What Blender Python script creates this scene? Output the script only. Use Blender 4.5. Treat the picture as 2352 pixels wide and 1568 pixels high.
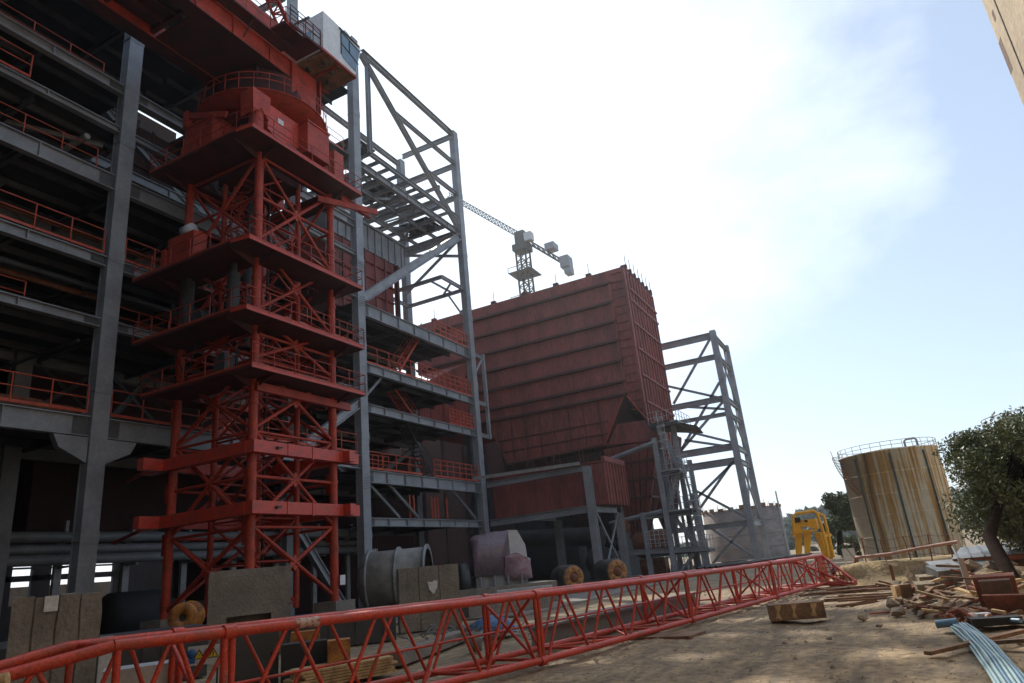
import bpy, math, random
import numpy as np
from mathutils import Vector, Matrix, noise
random.seed(7)
R = math.radians
for o in list(bpy.data.objects): bpy.data.objects.remove(o)
scene = bpy.context.scene
COL = scene.collection

# ------------------------------------------------------------------ camera
F, CX, CY, EYE = 1568., 1176., 784., 1.7
TH, RO, AZ = R(18.3), R(5.7), R(26.2)
hv = Vector((-math.sin(AZ), math.cos(AZ), 0)); rv = Vector((math.cos(AZ), math.sin(AZ), 0)); zv = Vector((0, 0, 1))
fwd = hv*math.cos(TH)+zv*math.sin(TH); upv = -hv*math.sin(TH)+zv*math.cos(TH)
cxv = rv*math.cos(RO)-upv*math.sin(RO); cyv = rv*math.sin(RO)+upv*math.cos(RO)
cam = bpy.data.objects.new('camera', bpy.data.cameras.new('camera')); COL.objects.link(cam)
m = Matrix((cxv, cyv, -fwd)).transposed().to_4x4(); m.translation = Vector((0, 0, EYE)); cam.matrix_world = m
cam.data.sensor_width = 36; cam.data.lens = 24.0; cam.data.clip_start = .1; cam.data.clip_end = 8000
scene.camera = cam
scene.view_settings.view_transform = 'Standard'; scene.view_settings.look = 'None'
scene.view_settings.exposure = 0.08; scene.view_settings.gamma = 1

# ------------------------------------------------------------------ sky and sun
SUN_AZ, SUN_EL = 42., 39.          # degrees left of +Y, degrees up
sd = Vector((-math.sin(R(SUN_AZ))*math.cos(R(SUN_EL)), math.cos(R(SUN_AZ))*math.cos(R(SUN_EL)), math.sin(R(SUN_EL))))
w = bpy.data.worlds.new("World"); scene.world = w; w.use_nodes = True
nt = w.node_tree; nt.nodes.clear()
def N(t, **k):
    n = nt.nodes.new(t)
    for a, b in k.items(): setattr(n, a, b)
    return n
sky = N('ShaderNodeTexSky', sky_type='NISHITA', sun_disc=False)
sky.sun_elevation = R(SUN_EL); sky.sun_rotation = R(-SUN_AZ); sky.air_density = 1.0; sky.dust_density = .7; sky.ozone_density = 3.0
tc = N('ShaderNodeTexCoord'); mp = N('ShaderNodeMapping'); mp.inputs['Scale'].default_value = (1, 1, 1.7); mp.inputs['Location'].default_value = (2.3, .7, .4)
n1 = N('ShaderNodeTexNoise'); n1.inputs['Scale'].default_value = 2.6; n1.inputs['Detail'].default_value = 9; n1.inputs['Roughness'].default_value = .55
dt = N('ShaderNodeVectorMath', operation='DOT_PRODUCT'); dt.inputs[1].default_value = sd
m1 = N('ShaderNodeMapRange'); m1.inputs[1].default_value = .68; m1.inputs[2].default_value = .92; m1.inputs[3].default_value = -.27; m1.inputs[4].default_value = .28
ad = N('ShaderNodeMath', operation='ADD')
rp = N('ShaderNodeMapRange'); rp.inputs[1].default_value = .36; rp.inputs[2].default_value = .66; rp.inputs[3].default_value = .34
cl = N('ShaderNodeMix', data_type='RGBA'); cl.inputs['B'].default_value = (9.7, 10.9, 12.2, 1)
bg = N('ShaderNodeBackground'); bg.inputs['Strength'].default_value = .105
out = N('ShaderNodeOutputWorld')
L = nt.links.new
L(tc.outputs['Generated'], mp.inputs[0]); L(mp.outputs[0], n1.inputs['Vector']); L(tc.outputs['Generated'], dt.inputs[0])
L(dt.outputs['Value'], m1.inputs[0]); L(m1.outputs[0], ad.inputs[0]); L(n1.outputs['Fac'], ad.inputs[1]); L(ad.outputs[0], rp.inputs[0])
sc_ = N('ShaderNodeVectorMath', operation='SCALE'); sc_.inputs['Scale'].default_value = 1.5; L(sky.outputs[0], sc_.inputs[0])
L(rp.outputs[0], cl.inputs['Factor']); L(sc_.outputs[0], cl.inputs['A']); L(cl.outputs['Result'], bg.inputs[0]); L(bg.outputs[0], out.inputs[0])
sl = bpy.data.objects.new('sun', bpy.data.lights.new('sun', 'SUN')); COL.objects.link(sl)
sl.data.energy = 4.2; sl.data.angle = R(.6); sl.data.color = (1, .93, .82); sl.rotation_euler = sd.to_track_quat('Z', 'Y').to_euler()

# ------------------------------------------------------------------ rays through pixels of the 2352-wide photo
def ray(x, y):
    d = fwd*F + cxv*(x-CX) - cyv*(y-CY); return d
C0 = Vector((0, 0, EYE))
def atX(x, y, X): d = ray(x, y); return C0+d*(X/d.x)
def atY(x, y, Y): d = ray(x, y); return C0+d*(Y/d.y)
def atZ(x, y, Z=0.): d = ray(x, y); return C0+d*((Z-EYE)/d.z)
def atD(x, y, D): d = ray(x, y); return C0+d*(D/math.hypot(d.x, d.y))

# ------------------------------------------------------------------ materials
def mat(name, c, rough=.6, metal=0., c2=None, ns=1.5, lo=.4, hi=.65, bump=.0, bs=20., streak=0., fine=.12, spec=.5):
    m = bpy.data.materials.new(name); m.use_nodes = True; t = m.node_tree; b = t.nodes['Principled BSDF']
    b.inputs['Roughness'].default_value = rough; b.inputs['Metallic'].default_value = metal; b.inputs['Specular IOR Level'].default_value = spec
    co = t.nodes.new('ShaderNodeTexCoord'); mpn = t.nodes.new('ShaderNodeMapping')
    if streak: mpn.inputs['Scale'].default_value = (1, 1, streak)
    t.links.new(co.outputs['Object'], mpn.inputs[0])
    nz = t.nodes.new('ShaderNodeTexNoise'); nz.inputs['Scale'].default_value = ns; nz.inputs['Detail'].default_value = 8; nz.inputs['Roughness'].default_value = .62
    t.links.new(mpn.outputs[0], nz.inputs['Vector'])
    mr = t.nodes.new('ShaderNodeMapRange'); mr.inputs[1].default_value = lo; mr.inputs[2].default_value = hi
    t.links.new(nz.outputs['Fac'], mr.inputs[0])
    mx = t.nodes.new('ShaderNodeMix'); mx.data_type = 'RGBA'
    mx.inputs['A'].default_value = (*c, 1); mx.inputs['B'].default_value = (*(c2 or tuple(v*.72 for v in c)), 1)
    t.links.new(mr.outputs[0], mx.inputs['Factor'])
    n2 = t.nodes.new('ShaderNodeTexNoise'); n2.inputs['Scale'].default_value = ns*9; n2.inputs['Detail'].default_value = 4
    t.links.new(mpn.outputs[0], n2.inputs['Vector'])
    mr2 = t.nodes.new('ShaderNodeMapRange'); mr2.inputs[1].default_value = .3; mr2.inputs[2].default_value = .7; mr2.inputs[3].default_value = 1-fine; mr2.inputs[4].default_value = 1+fine
    t.links.new(n2.outputs['Fac'], mr2.inputs[0])
    vm = t.nodes.new('ShaderNodeVectorMath'); vm.operation = 'SCALE'
    t.links.new(mx.outputs['Result'], vm.inputs[0]); t.links.new(mr2.outputs[0], vm.inputs['Scale'])
    t.links.new(vm.outputs[0], b.inputs['Base Color'])
    if bump:
        n3 = t.nodes.new('ShaderNodeTexNoise'); n3.inputs['Scale'].default_value = bs; n3.inputs['Detail'].default_value = 6
        t.links.new(co.outputs['Object'], n3.inputs['Vector'])
        bp = t.nodes.new('ShaderNodeBump'); bp.inputs['Strength'].default_value = bump; bp.inputs['Distance'].default_value = .05
        t.links.new(n3.outputs['Fac'], bp.inputs['Height']); t.links.new(bp.outputs[0], b.inputs['Normal'])
    return m
M = dict(
 steel=mat('grey_steel_paint', (.27,.285,.305), .5, c2=(.19,.20,.215), ns=.7, fine=.1),
 steel_pale=mat('pale_steel_paint', (.33,.34,.36), .5, c2=(.22,.23,.25), ns=.9),
 steel_dark=mat('dark_steel', (.06,.062,.066), .65, c2=(.035,.036,.04), ns=.8),
 deck=mat('deck_plate', (.035,.036,.038), .8, ns=1.),
 red=mat('crane_red_paint', (.42,.05,.024), .5, c2=(.20,.035,.022), ns=1.7, lo=.42, hi=.7, fine=.3, spec=.35),
 boomred=mat('boom_red_paint', (.55,.055,.028), .42, c2=(.27,.06,.04), ns=3.2, lo=.45, hi=.72, fine=.3),
 orange=mat('handrail_orange_paint', (.50,.07,.025), .5, c2=(.33,.045,.02), ns=2),
 primer=mat('rust_red_primer', (.27,.062,.05), .6, c2=(.15,.038,.03), ns=.8, lo=.36, hi=.66, streak=.22, fine=.3),
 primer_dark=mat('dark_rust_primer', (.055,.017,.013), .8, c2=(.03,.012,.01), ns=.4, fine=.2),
 primer_rib=mat('primer_rib', (.075,.022,.018), .7, c2=(.06,.018,.015), ns=.8),
 white=mat('cab_white_paint', (.72,.72,.71), .4, c2=(.6,.6,.58), ns=1.2),
 paper=mat('white_paper', (.75,.75,.75), .8, ns=8),
 glass=mat('cab_glass', (.12,.2,.28), .08, c2=(.09,.15,.2), ns=2, spec=.9),
 ply=mat('plywood_underside', (.24,.13,.065), .75, c2=(.10,.065,.04), ns=2.5, lo=.4, hi=.6, fine=.25),
 conc=mat('concrete', (.25,.22,.185), .9, c2=(.165,.15,.13), ns=1.3, bump=.5, bs=14, fine=.14),
 conc_silo=mat('silo_concrete', (.25,.205,.18), .9, c2=(.15,.125,.11), ns=.6, bump=.3, bs=6, streak=2.5),
 conc_warm=mat('cream_render', (.62,.50,.36), .9, c2=(.50,.40,.29), ns=.8, bump=.4, bs=10, fine=.12),
 wood=mat('raw_timber', (.60,.42,.21), .75, c2=(.33,.20,.1), ns=4, fine=.25),
 wood_old=mat('weathered_board', (.26,.15,.085), .85, c2=(.13,.075,.05), ns=3, fine=.3),
 wood_red=mat('reddish_board', (.30,.10,.06), .8, c2=(.18,.07,.04), ns=3, fine=.25),
 bark=mat('dark_bark', (.032,.019,.014), .95, c2=(.018,.012,.01), ns=4, bump=.8, bs=18, spec=.05),
 leaf=mat('leaf_green', (.085,.12,.035), .6, c2=(.13,.15,.055), ns=1.1, lo=.4, hi=.6, fine=.35),
 leaf_dark=mat('leaf_dark_green', (.10,.14,.055), .5, c2=(.19,.21,.10), ns=1.2, lo=.4, hi=.6, fine=.35),
 leaf_far=mat('far_leaf', (.09,.12,.085), .9, c2=(.06,.085,.06), ns=.2, fine=.3),
 yellow=mat('machine_yellow', (.85,.43,.02), .45, c2=(.72,.34,.016), ns=1.5),
 black=mat('black_rubber', (.018,.018,.02), .7, ns=3),
 rubber=mat('matt_black_lagging', (.03,.032,.03), .55, c2=(.02,.02,.02), ns=3),
 rustyellow=mat('rusty_yellow_paint', (.45,.20,.04), .6, c2=(.20,.075,.03), ns=3.5, lo=.42, hi=.58, fine=.25),
 rust=mat('rust', (.22,.085,.04), .9, c2=(.12,.045,.025), ns=4, fine=.3),
 pink=mat('pink_wrap', (.16,.125,.155), .25, c2=(.22,.175,.215), ns=1.6, bump=1., bs=3., fine=.15),
 blue=mat('blue_tarp', (.06,.17,.36), .5, c2=(.04,.11,.25), ns=3, bump=.8, bs=6),
 palegrey=mat('pale_grey_paint', (.52,.54,.56), .5, c2=(.42,.44,.46), ns=2),
 pipeblue=mat('pale_blue_plastic', (.36,.50,.52), .4, c2=(.25,.38,.42), ns=3, fine=.1),
 pipeblue2=mat('mid_blue_plastic', (.16,.30,.42), .4, c2=(.12,.22,.32), ns=3),
 pinkpipe=mat('faded_pink_pipe', (.55,.33,.26), .6, c2=(.42,.22,.17), ns=4),
 galv=mat('galvanised', (.38,.38,.38), .45, c2=(.28,.28,.28), ns=3),
 tin=mat('weathered_sheet_metal', (.24,.26,.27), .5, c2=(.14,.13,.12), ns=2.5, fine=.2),
 rubble=mat('rubble_stone', (.33,.26,.18), .95, c2=(.19,.155,.12), ns=3, bump=.6, bs=12, fine=.25),
 gravelm=mat('gravel_stone', (.42,.34,.24), .95, c2=(.15,.12,.09), ns=2.9, lo=.42, hi=.58, fine=.3),
 red_shaded=mat('shaded_red_plate', (.085,.018,.013), .75, c2=(.04,.014,.011), ns=1.2, fine=.2),  # darker crane red: shade put into the colour of undersides and left edges
 steel_mid=mat('mid_steel', (.10,.105,.11), .65, c2=(.06,.062,.066), ns=.8),
 signblue=mat('sign_blue', (.03,.12,.35), .5, ns=3), signyel=mat('sign_yellow', (.65,.5,.03), .5, ns=3),
 shed=mat('brown_shed_wall', (.20,.12,.095), .85, c2=(.13,.08,.065), ns=1.5, fine=.2),
 earth=mat('bank_earth', (.46,.33,.16), .95, c2=(.26,.19,.10), ns=1.1, lo=.4, hi=.6, bump=.9, bs=5, fine=.25),
)
def ground_mat():
    m = mat('bare_earth', (.37,.27,.16), .95, c2=(.22,.165,.105), ns=.7, lo=.38, hi=.64, bump=1., bs=9., fine=.38)
    t = m.node_tree; b = t.nodes['Principled BSDF']
    co = [n for n in t.nodes if n.type == 'TEX_COORD'][0]
    vm = [n for n in t.nodes if n.type == 'VECT_MATH'][0]
    mp = t.nodes.new('ShaderNodeMapping'); mp.inputs['Rotation'].default_value = (0, 0, R(-20)); mp.inputs['Scale'].default_value = (3.2, .5, 1)
    nz = t.nodes.new('ShaderNodeTexNoise'); nz.inputs['Scale'].default_value = 1.2; nz.inputs['Detail'].default_value = 7
    mr = t.nodes.new('ShaderNodeMapRange'); mr.inputs[1].default_value = .45; mr.inputs[2].default_value = .66; mr.inputs[4].default_value = .7
    mx = t.nodes.new('ShaderNodeMix'); mx.data_type = 'RGBA'; mx.inputs['B'].default_value = (.15,.118,.088,1)
    t.links.new(co.outputs['Object'], mp.inputs[0]); t.links.new(mp.outputs[0], nz.inputs['Vector']); t.links.new(nz.outputs['Fac'], mr.inputs[0])
    t.links.new(mr.outputs[0], mx.inputs['Factor']); t.links.new(vm.outputs[0], mx.inputs['A']); t.links.new(mx.outputs['Result'], b.inputs['Base Color'])
    return m
M['ground'] = ground_mat()
def tank_mat():
    m = bpy.data.materials.new('streaked_tank_paint'); m.use_nodes = True; t = m.node_tree; b = t.nodes['Principled BSDF']; b.inputs['Roughness'].default_value = .7
    co = t.nodes.new('ShaderNodeTexCoord'); sp = t.nodes.new('ShaderNodeSeparateXYZ'); t.links.new(co.outputs['Object'], sp.inputs[0])
    at = t.nodes.new('ShaderNodeMath'); at.operation = 'ARCTAN2'; t.links.new(sp.outputs[1], at.inputs[0]); t.links.new(sp.outputs[0], at.inputs[1])
    cb = t.nodes.new('ShaderNodeCombineXYZ'); t.links.new(at.outputs[0], cb.inputs[0])
    zs = t.nodes.new('ShaderNodeMath'); zs.operation = 'MULTIPLY'; zs.inputs[1].default_value = .010; t.links.new(sp.outputs[2], zs.inputs[0]); t.links.new(zs.outputs[0], cb.inputs[1])
    nz = t.nodes.new('ShaderNodeTexNoise'); nz.inputs['Scale'].default_value = 6.0; nz.inputs['Detail'].default_value = 5; nz.inputs['Roughness'].default_value = .6; t.links.new(cb.outputs[0], nz.inputs['Vector'])
    cr = t.nodes.new('ShaderNodeValToRGB'); t.links.new(nz.outputs['Fac'], cr.inputs[0])
    e = cr.color_ramp.elements; e[0].position = .30; e[0].color = (.13,.09,.06,1); e[1].position = .72; e[1].color = (.20,.12,.06,1)
    for p, c in ((.38,(.17,.115,.07,1)), (.43,(.44,.27,.10,1)), (.475,(.52,.36,.16,1)), (.49,(.60,.57,.48,1)), (.555,(.58,.56,.48,1)), (.58,(.50,.34,.15,1)), (.62,(.40,.23,.09,1))):
        k = e.new(p); k.color = c
    # sunlight put into the colour: sunward side is plain cream, no streaks
    mr = t.nodes.new('ShaderNodeMapRange'); mr.inputs[1].default_value = -2.27; mr.inputs[2].default_value = -2.33; t.links.new(at.outputs[0], mr.inputs[0])
    gt = t.nodes.new('ShaderNodeMath'); gt.operation = 'GREATER_THAN'; gt.inputs[1].default_value = 1.2; t.links.new(at.outputs[0], gt.inputs[0])
    mxx = t.nodes.new('ShaderNodeMath'); mxx.operation = 'MAXIMUM'; t.links.new(mr.outputs[0], mxx.inputs[0]); t.links.new(gt.outputs[0], mxx.inputs[1])
    mx = t.nodes.new('ShaderNodeMix'); mx.data_type = 'RGBA'; mx.inputs['B'].default_value = (.62,.52,.38,1)
    t.links.new(mxx.outputs[0], mx.inputs['Factor']); t.links.new(cr.outputs[0], mx.inputs['A'])
    n2 = t.nodes.new('ShaderNodeTexNoise'); n2.inputs['Scale'].default_value = 3; n2.inputs['Detail'].default_value = 6; t.links.new(co.outputs['Object'], n2.inputs['Vector'])
    r2 = t.nodes.new('ShaderNodeMapRange'); r2.inputs[3].default_value = .75; r2.inputs[4].default_value = 1.2; t.links.new(n2.outputs['Fac'], r2.inputs[0])
    vm = t.nodes.new('ShaderNodeVectorMath'); vm.operation = 'SCALE'; t.links.new(mx.outputs['Result'], vm.inputs[0]); t.links.new(r2.outputs[0], vm.inputs['Scale'])
    t.links.new(vm.outputs[0], b.inputs['Base Color'])
    return m
M['tank'] = tank_mat()

# ------------------------------------------------------------------ mesh builder
WP = {}                                   # world position of each parent
class MB:
    def __init__(s): s.v = []; s.f = []; s.sm = []
    def add(s, vs, fs, smooth=False):
        b = len(s.v); s.v += [tuple(v) for v in vs]; s.f += [tuple(b+i for i in f) for f in fs]; s.sm += [smooth]*len(fs); return s
    def box(s, a, b, rz=0., c=None):
        x0, y0, z0 = a; x1, y1, z1 = b
        vs = [Vector(p) for p in ((x0,y0,z0),(x1,y0,z0),(x1,y1,z0),(x0,y1,z0),(x0,y0,z1),(x1,y0,z1),(x1,y1,z1),(x0,y1,z1))]
        if rz:
            c = Vector(c) if c is not None else Vector(((x0+x1)/2, (y0+y1)/2, 0)); Rm = Matrix.Rotation(rz, 3, 'Z'); vs = [Rm@(v-c)+c for v in vs]
        return s.add(vs, [(0,3,2,1),(4,5,6,7),(0,1,5,4),(1,2,6,5),(2,3,7,6),(3,0,4,7)])
    def frame(s, p, q, up=(0,0,1)):
        p, q = Vector(p), Vector(q); d = (q-p).normalized(); u = Vector(up)
        if abs(d.dot(u)) > .98: u = Vector((0, 1, 0))
        sx = d.cross(u).normalized(); return p, q, sx, sx.cross(d).normalized()
    def bar(s, p, q, w, h=None, up=(0,0,1)):
        h = h or w; p, q, sx, uz = s.frame(p, q, up)
        pr = [(-w/2,-h/2),(w/2,-h/2),(w/2,h/2),(-w/2,h/2)]
        vs = [e+sx*a+uz*b for e in (p, q) for a, b in pr]
        return s.add(vs, [(0,3,2,1),(4,5,6,7),(0,1,5,4),(1,2,6,5),(2,3,7,6),(3,0,4,7)])
    def ibeam(s, p, q, w, h, tf=.04, tw=.03, up=(0,0,1)):
        p, q, sx, uz = s.frame(p, q, up); a, b, c = w/2, h/2, tw/2
        pr = [(-a,-b),(a,-b),(a,-b+tf),(c,-b+tf),(c,b-tf),(a,b-tf),(a,b),(-a,b),(-a,b-tf),(-c,b-tf),(-c,-b+tf),(-a,-b+tf)]
        vs = [e+sx*x+uz*y for e in (p, q) for x, y in pr]; n = 12
        return s.add(vs, [tuple(range(n))[::-1], tuple(range(n, 2*n))]+[(i,(i+1)%n,n+(i+1)%n,n+i) for i in range(n)])
    def tube(s, p, q, r, r2=None, n=8, cap=True):
        r2 = r if r2 is None else r2; p, q, sx, uz = s.frame(p, q)
        vs = [e+(sx*math.cos(2*math.pi*i/n)+uz*math.sin(2*math.pi*i/n))*rr for e, rr in ((p, r), (q, r2)) for i in range(n)]
        s.add(vs, [(i,(i+1)%n,n+(i+1)%n,n+i) for i in range(n)], True)
        if cap: s.add(vs, [tuple(range(n))[::-1], tuple(range(n, 2*n))])
        return s
    def path(s, pts, r, n=8):
        pts = [Vector(p) for p in pts]; rings = []; sx = None
        for i, p in enumerate(pts):
            d = (pts[min(i+1, len(pts)-1)]-pts[max(i-1, 0)]).normalized()
            if sx is None: _, _, sx, uz = s.frame(p, p+d)
            sx = (sx-d*sx.dot(d)).normalized(); uz = sx.cross(d)
            rr = r[i] if isinstance(r, (list, tuple)) else r
            rings += [p+(sx*math.cos(2*math.pi*k/n)+uz*math.sin(2*math.pi*k/n))*rr for k in range(n)]
        s.add(rings, [(j*n+i, j*n+(i+1)%n, (j+1)*n+(i+1)%n, (j+1)*n+i) for j in range(len(pts)-1) for i in range(n)], True)
        return s.add(rings, [tuple(range(n))[::-1], tuple(range((len(pts)-1)*n, len(pts)*n))])
    def lathe(s, c, prof, n=32, axis=(0,0,1), a0=0., a1=2*math.pi, smooth=True, close=True):
        c = Vector(c); ax = Vector(axis).normalized(); t = Vector((1,0,0)) if abs(ax.x) < .9 else Vector((0,1,0)); e1 = ax.cross(t).normalized(); e2 = ax.cross(e1)
        full = abs(a1-a0-2*math.pi) < 1e-6; k = n if full else n+1
        vs = [c+ax*z+(e1*math.cos(a0+(a1-a0)*i/n)+e2*math.sin(a0+(a1-a0)*i/n))*r for r, z in prof for i in range(k)]
        fs = [(j*k+i, j*k+(i+1)%k, (j+1)*k+(i+1)%k, (j+1)*k+i) for j in range(len(prof)-1) for i in range(n)]
        return s.add(vs, fs, smooth)
    def prism(s, pts, d):                 # polygon swept by vector d
        pts = [Vector(p) for p in pts]; n = len(pts); d = Vector(d)
        return s.add(pts+[p+d for p in pts], [tuple(range(n))[::-1], tuple(range(n, 2*n))]+[(i,(i+1)%n,n+(i+1)%n,n+i) for i in range(n)])
    def frustum(s, a, b):                 # two quads (4 pts each)
        return s.add([Vector(p) for p in a+b], [(0,3,2,1),(4,5,6,7),(0,1,5,4),(1,2,6,5),(2,3,7,6),(3,0,4,7)])
    def build(s, name, m, parent=None, loc=None):
        me = bpy.data.meshes.new(name); org = WP[parent.name] if parent is not None else Vector(loc if loc is not None else (0, 0, 0))
        me.from_pydata([tuple(Vector(v)-org) for v in s.v], [], s.f); me.update()
        me.polygons.foreach_set('use_smooth', s.sm)
        me.materials.append(M[m] if isinstance(m, str) else m)
        o = bpy.data.objects.new(name, me); COL.objects.link(o)
        if parent is not None: o.parent = parent
        else: o.location = org
        WP[o.name] = org
        return o
def tag(o, label=None, cat=None, group=None, kind=None):
    if label: o['label'] = label
    if cat: o['category'] = cat
    if group: o['group'] = group
    if kind: o['kind'] = kind
    return o
def thing(name, label, cat, loc=(0,0,0), group=None):
    o = bpy.data.objects.new(name, None); COL.objects.link(o); o.location = loc; WP[o.name] = Vector(loc); o.empty_display_size = .3
    return tag(o, label, cat, group)
def crumple(o, amt, freq=2., cuts=10, smooth=True):     # subdivide and push the surface about: cloth folds, chipped edges
    import bmesh
    bm_ = bmesh.new(); bm_.from_mesh(o.data); bmesh.ops.subdivide_edges(bm_, edges=bm_.edges, cuts=cuts, use_grid_fill=True); bm_.normal_update()
    for v in bm_.verts:
        p = v.co*freq+Vector((3.1, 1.7, 9.2)); v.co += Vector((noise.noise(p), noise.noise(p+Vector((31, 0, 0))), noise.noise(p+Vector((0, 17, 0)))))*amt+v.normal*noise.noise(p*2.7)*amt*.6
    for f in bm_.faces: f.smooth = smooth
    bm_.to_mesh(o.data); bm_.free(); return o
def railing(pts, h=1.0, r=.022, step=1.5, rails=(1., .55), toe=.12, posts=True):
    b = MB(); up = Vector((0, 0, 1))
    for p, q in zip(pts[:-1], pts[1:]):
        p, q = Vector(p), Vector(q)
        for k in rails: b.tube(p+up*h*k, q+up*h*k, r, n=6, cap=False)
        if toe: b.bar(p+up*toe/2, q+up*toe/2, .012, toe)
        n = max(1, round((q-p).length/step))
        for i in range(n+1):
            a = p.lerp(q, i/n); b.tube(a, a+up*h, r*1.15, n=6)
    return b
def leaves(b, c, rad, n, size, seed=0, flat=1., clumps=14, shell=.45):
    rnd = random.Random(seed); cs = []
    for i in range(clumps):
        while True:
            d = Vector([rnd.uniform(-1, 1) for _ in range(3)])
            if shell < d.length < 1: break
        cs.append((Vector((d.x*rad[0]*.78, d.y*rad[1]*.78, d.z*rad[2]*.78*flat)), rnd.uniform(.22, .42)*min(rad)))
    for i in range(n):
        cc, cr = cs[rnd.randrange(clumps)]
        d = Vector([rnd.gauss(0, 1) for _ in range(3)]).normalized()*cr*rnd.uniform(.35, 1.15)
        p = Vector(c)+cc+d*Vector((1, 1, .8)) if False else Vector(c)+cc+Vector((d.x, d.y, d.z*.8))
        s1 = size*rnd.uniform(.6, 1.4)
        e1 = Vector([rnd.gauss(0, 1) for _ in range(3)]).normalized(); e2 = e1.cross(Vector([rnd.gauss(0, 1) for _ in range(3)])).normalized()
        b.add([p-e1*s1, p-e2*s1*.38, p+e1*s1, p+e2*s1*.38], [(0,1,2,3)])
    return cs

# ================================================================== SETTING
def axis_vals(lo, a, b, hi, step, g=1.35):
    v = list(np.arange(a, b+1e-6, step)); s = step
    while v[-1] < hi: s *= g; v.append(min(hi, v[-1]+s))
    s = step
    while v[0] > lo: s *= g; v.insert(0, max(lo, v[0]-s))
    return v
def gh(x, y):
    n = noise.noise(Vector((x*.35, y*.35, 3)))*.05+noise.noise(Vector((x*1.3, y*1.3, 7)))*.03+noise.noise(Vector((x*4.5, y*4.5, 1)))*.022+noise.noise(Vector((x*10, y*10, 1)))*.012+.03*max(0, math.sin((x+.25*y)*3.1+noise.noise(Vector((x*.5, y*.5, 0)))*3))**6*noise.noise(Vector((x*.8, y*.3, 4)))*2
    k = max(0, min(1, (9-abs(x+1))/4))*max(0, min(1, (40-y)/12)); k = max(k, .15)
    hump = .6*math.exp(-((x-2.2)**2/4.5+(y-20.2)**2/6.))*(1+.5*noise.noise(Vector((x*1.5, y*1.5, 2))))
    return n*k+hump-.04
gx = axis_vals(-3500, -9, 4.5, 3500, .085); gy = axis_vals(-3000, 7, 22, 3500, .085, 1.08)
b = MB(); vs = [(x, y, gh(x, y)) for y in gy for x in gx]; nx = len(gx)
b.add(vs, [(j*nx+i, j*nx+i+1, (j+1)*nx+i+1, (j+1)*nx+i) for j in range(len(gy)-1) for i in range(nx-1)], True)
tag(b.build('ground', 'ground'), kind='structure')
# earth bank with its eroded face, right of the boom's far end
b = MB(); n = 60; rows = []
lip = [(-1.75+i*(12.2/n), 29.25-1.1*i/n) for i in range(n+1)]
for k, (dy, z, j) in enumerate([(-1.1, -.15, .25), (-.75, .06, .22), (-.32, .22, .12), (-.16, .42, .12), (-.04, .60, .07), (.25, .68, .05), (1.5, .66, .1), (6, .45, .1), (14, .15, .1), (30, -.2, 0)]):
    rows.append([(x+(.0 if k > 6 else noise.noise(Vector((x*2, k, 0)))*.1), y+dy+noise.noise(Vector((x*1.7, z*3, k*.4)))*j*2.4, z*(1-.12*max(0, -x-1.2))+noise.noise(Vector((x*3, y, k)))*.05) for x, y in lip])
vs = [p for r in rows for p in r]; k = n+1
b.add(vs, [(j*k+i, j*k+i+1, (j+1)*k+i+1, (j+1)*k+i) for j in range(len(rows)-1) for i in range(n)], True)
lft = [r[0] for r in rows]; b.add(lft+[(p[0]-1.0, p[1]+.4, -.3) for p in lft], [(i, i+1, len(lft)+i+1, len(lft)+i) for i in range(len(lft)-1)], True)
tag(b.build('earth_bank', 'earth'), kind='structure')
# far wooded hill
b = MB()
for i in range(9000):
    a = random.uniform(-28, 26); D = random.uniform(230, 420)
    x = D*math.sin(R(a)); y = D*math.cos(R(a)); hmax = 17*math.exp(-((a+.0)/9.)**2)+3.5+2*noise.noise(Vector((a*.7, 0, 0)))
    z = random.uniform(0, 1)**.7*hmax*(D/420); s1 = random.uniform(1.2, 3.2)
    e1 = Vector([random.gauss(0, 1) for _ in range(3)]).normalized(); e2 = e1.cross(Vector([random.gauss(0, 1) for _ in range(3)])).normalized(); p = Vector((x, y, z))
    b.add([p-e1*s1, p-e2*s1*.7, p+e1*s1, p+e2*s1*.7], [(0,1,2,3)])
tag(b.build('wooded_hill', 'leaf_far'), 'hazy grey-green wooded hill on the horizon behind the yellow machine', 'woodland', kind='stuff')
# ================================================================== BOILER HOUSE STEEL FRAME
BX, R2 = -28., -34.3
YC = [0., 17., 34., 48.6]

hall = thing('boiler_house_frame', 'tall unfinished grey steel boiler house frame with orange handrails, behind the red tower crane', 'steel building', (BX, 34, 0))
def column(x, y, z1, wy=.72, wx=.55, m='steel', z0=0.):
    b = MB(); tf = .05
    b.box((x-wx/2, y-wy/2, z0), (x-wx/2+tf, y+wy/2, z1)); b.box((x+wx/2-tf, y-wy/2, z0), (x+wx/2, y+wy/2, z1)); b.box((x-wx/2+tf, y-.03, z0), (x+wx/2-tf, y+.03, z1))
    b.box((x-wx/2+tf, y-wy/2+.03, z0), (x+wx/2-tf, y-wy/2+.06, z1))
    for z in np.arange(4.2, z1-1, 6.1):
        b.box((x+wx/2+.003, y-wy/2-.012, z), (x+wx/2+.022, y+wy/2+.012, z+.5)); b.box((x-wx/2-.015, y-wy/2-.02, z+.1), (x+wx/2+.03, y+wy/2+.02, z+.14))
    b.box((x-wx/2-.15, y-wy/2-.15, z0), (x+wx/2+.15, y+wy/2+.15, z0+.06))
    return b.build('column', m, hall)
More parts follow.
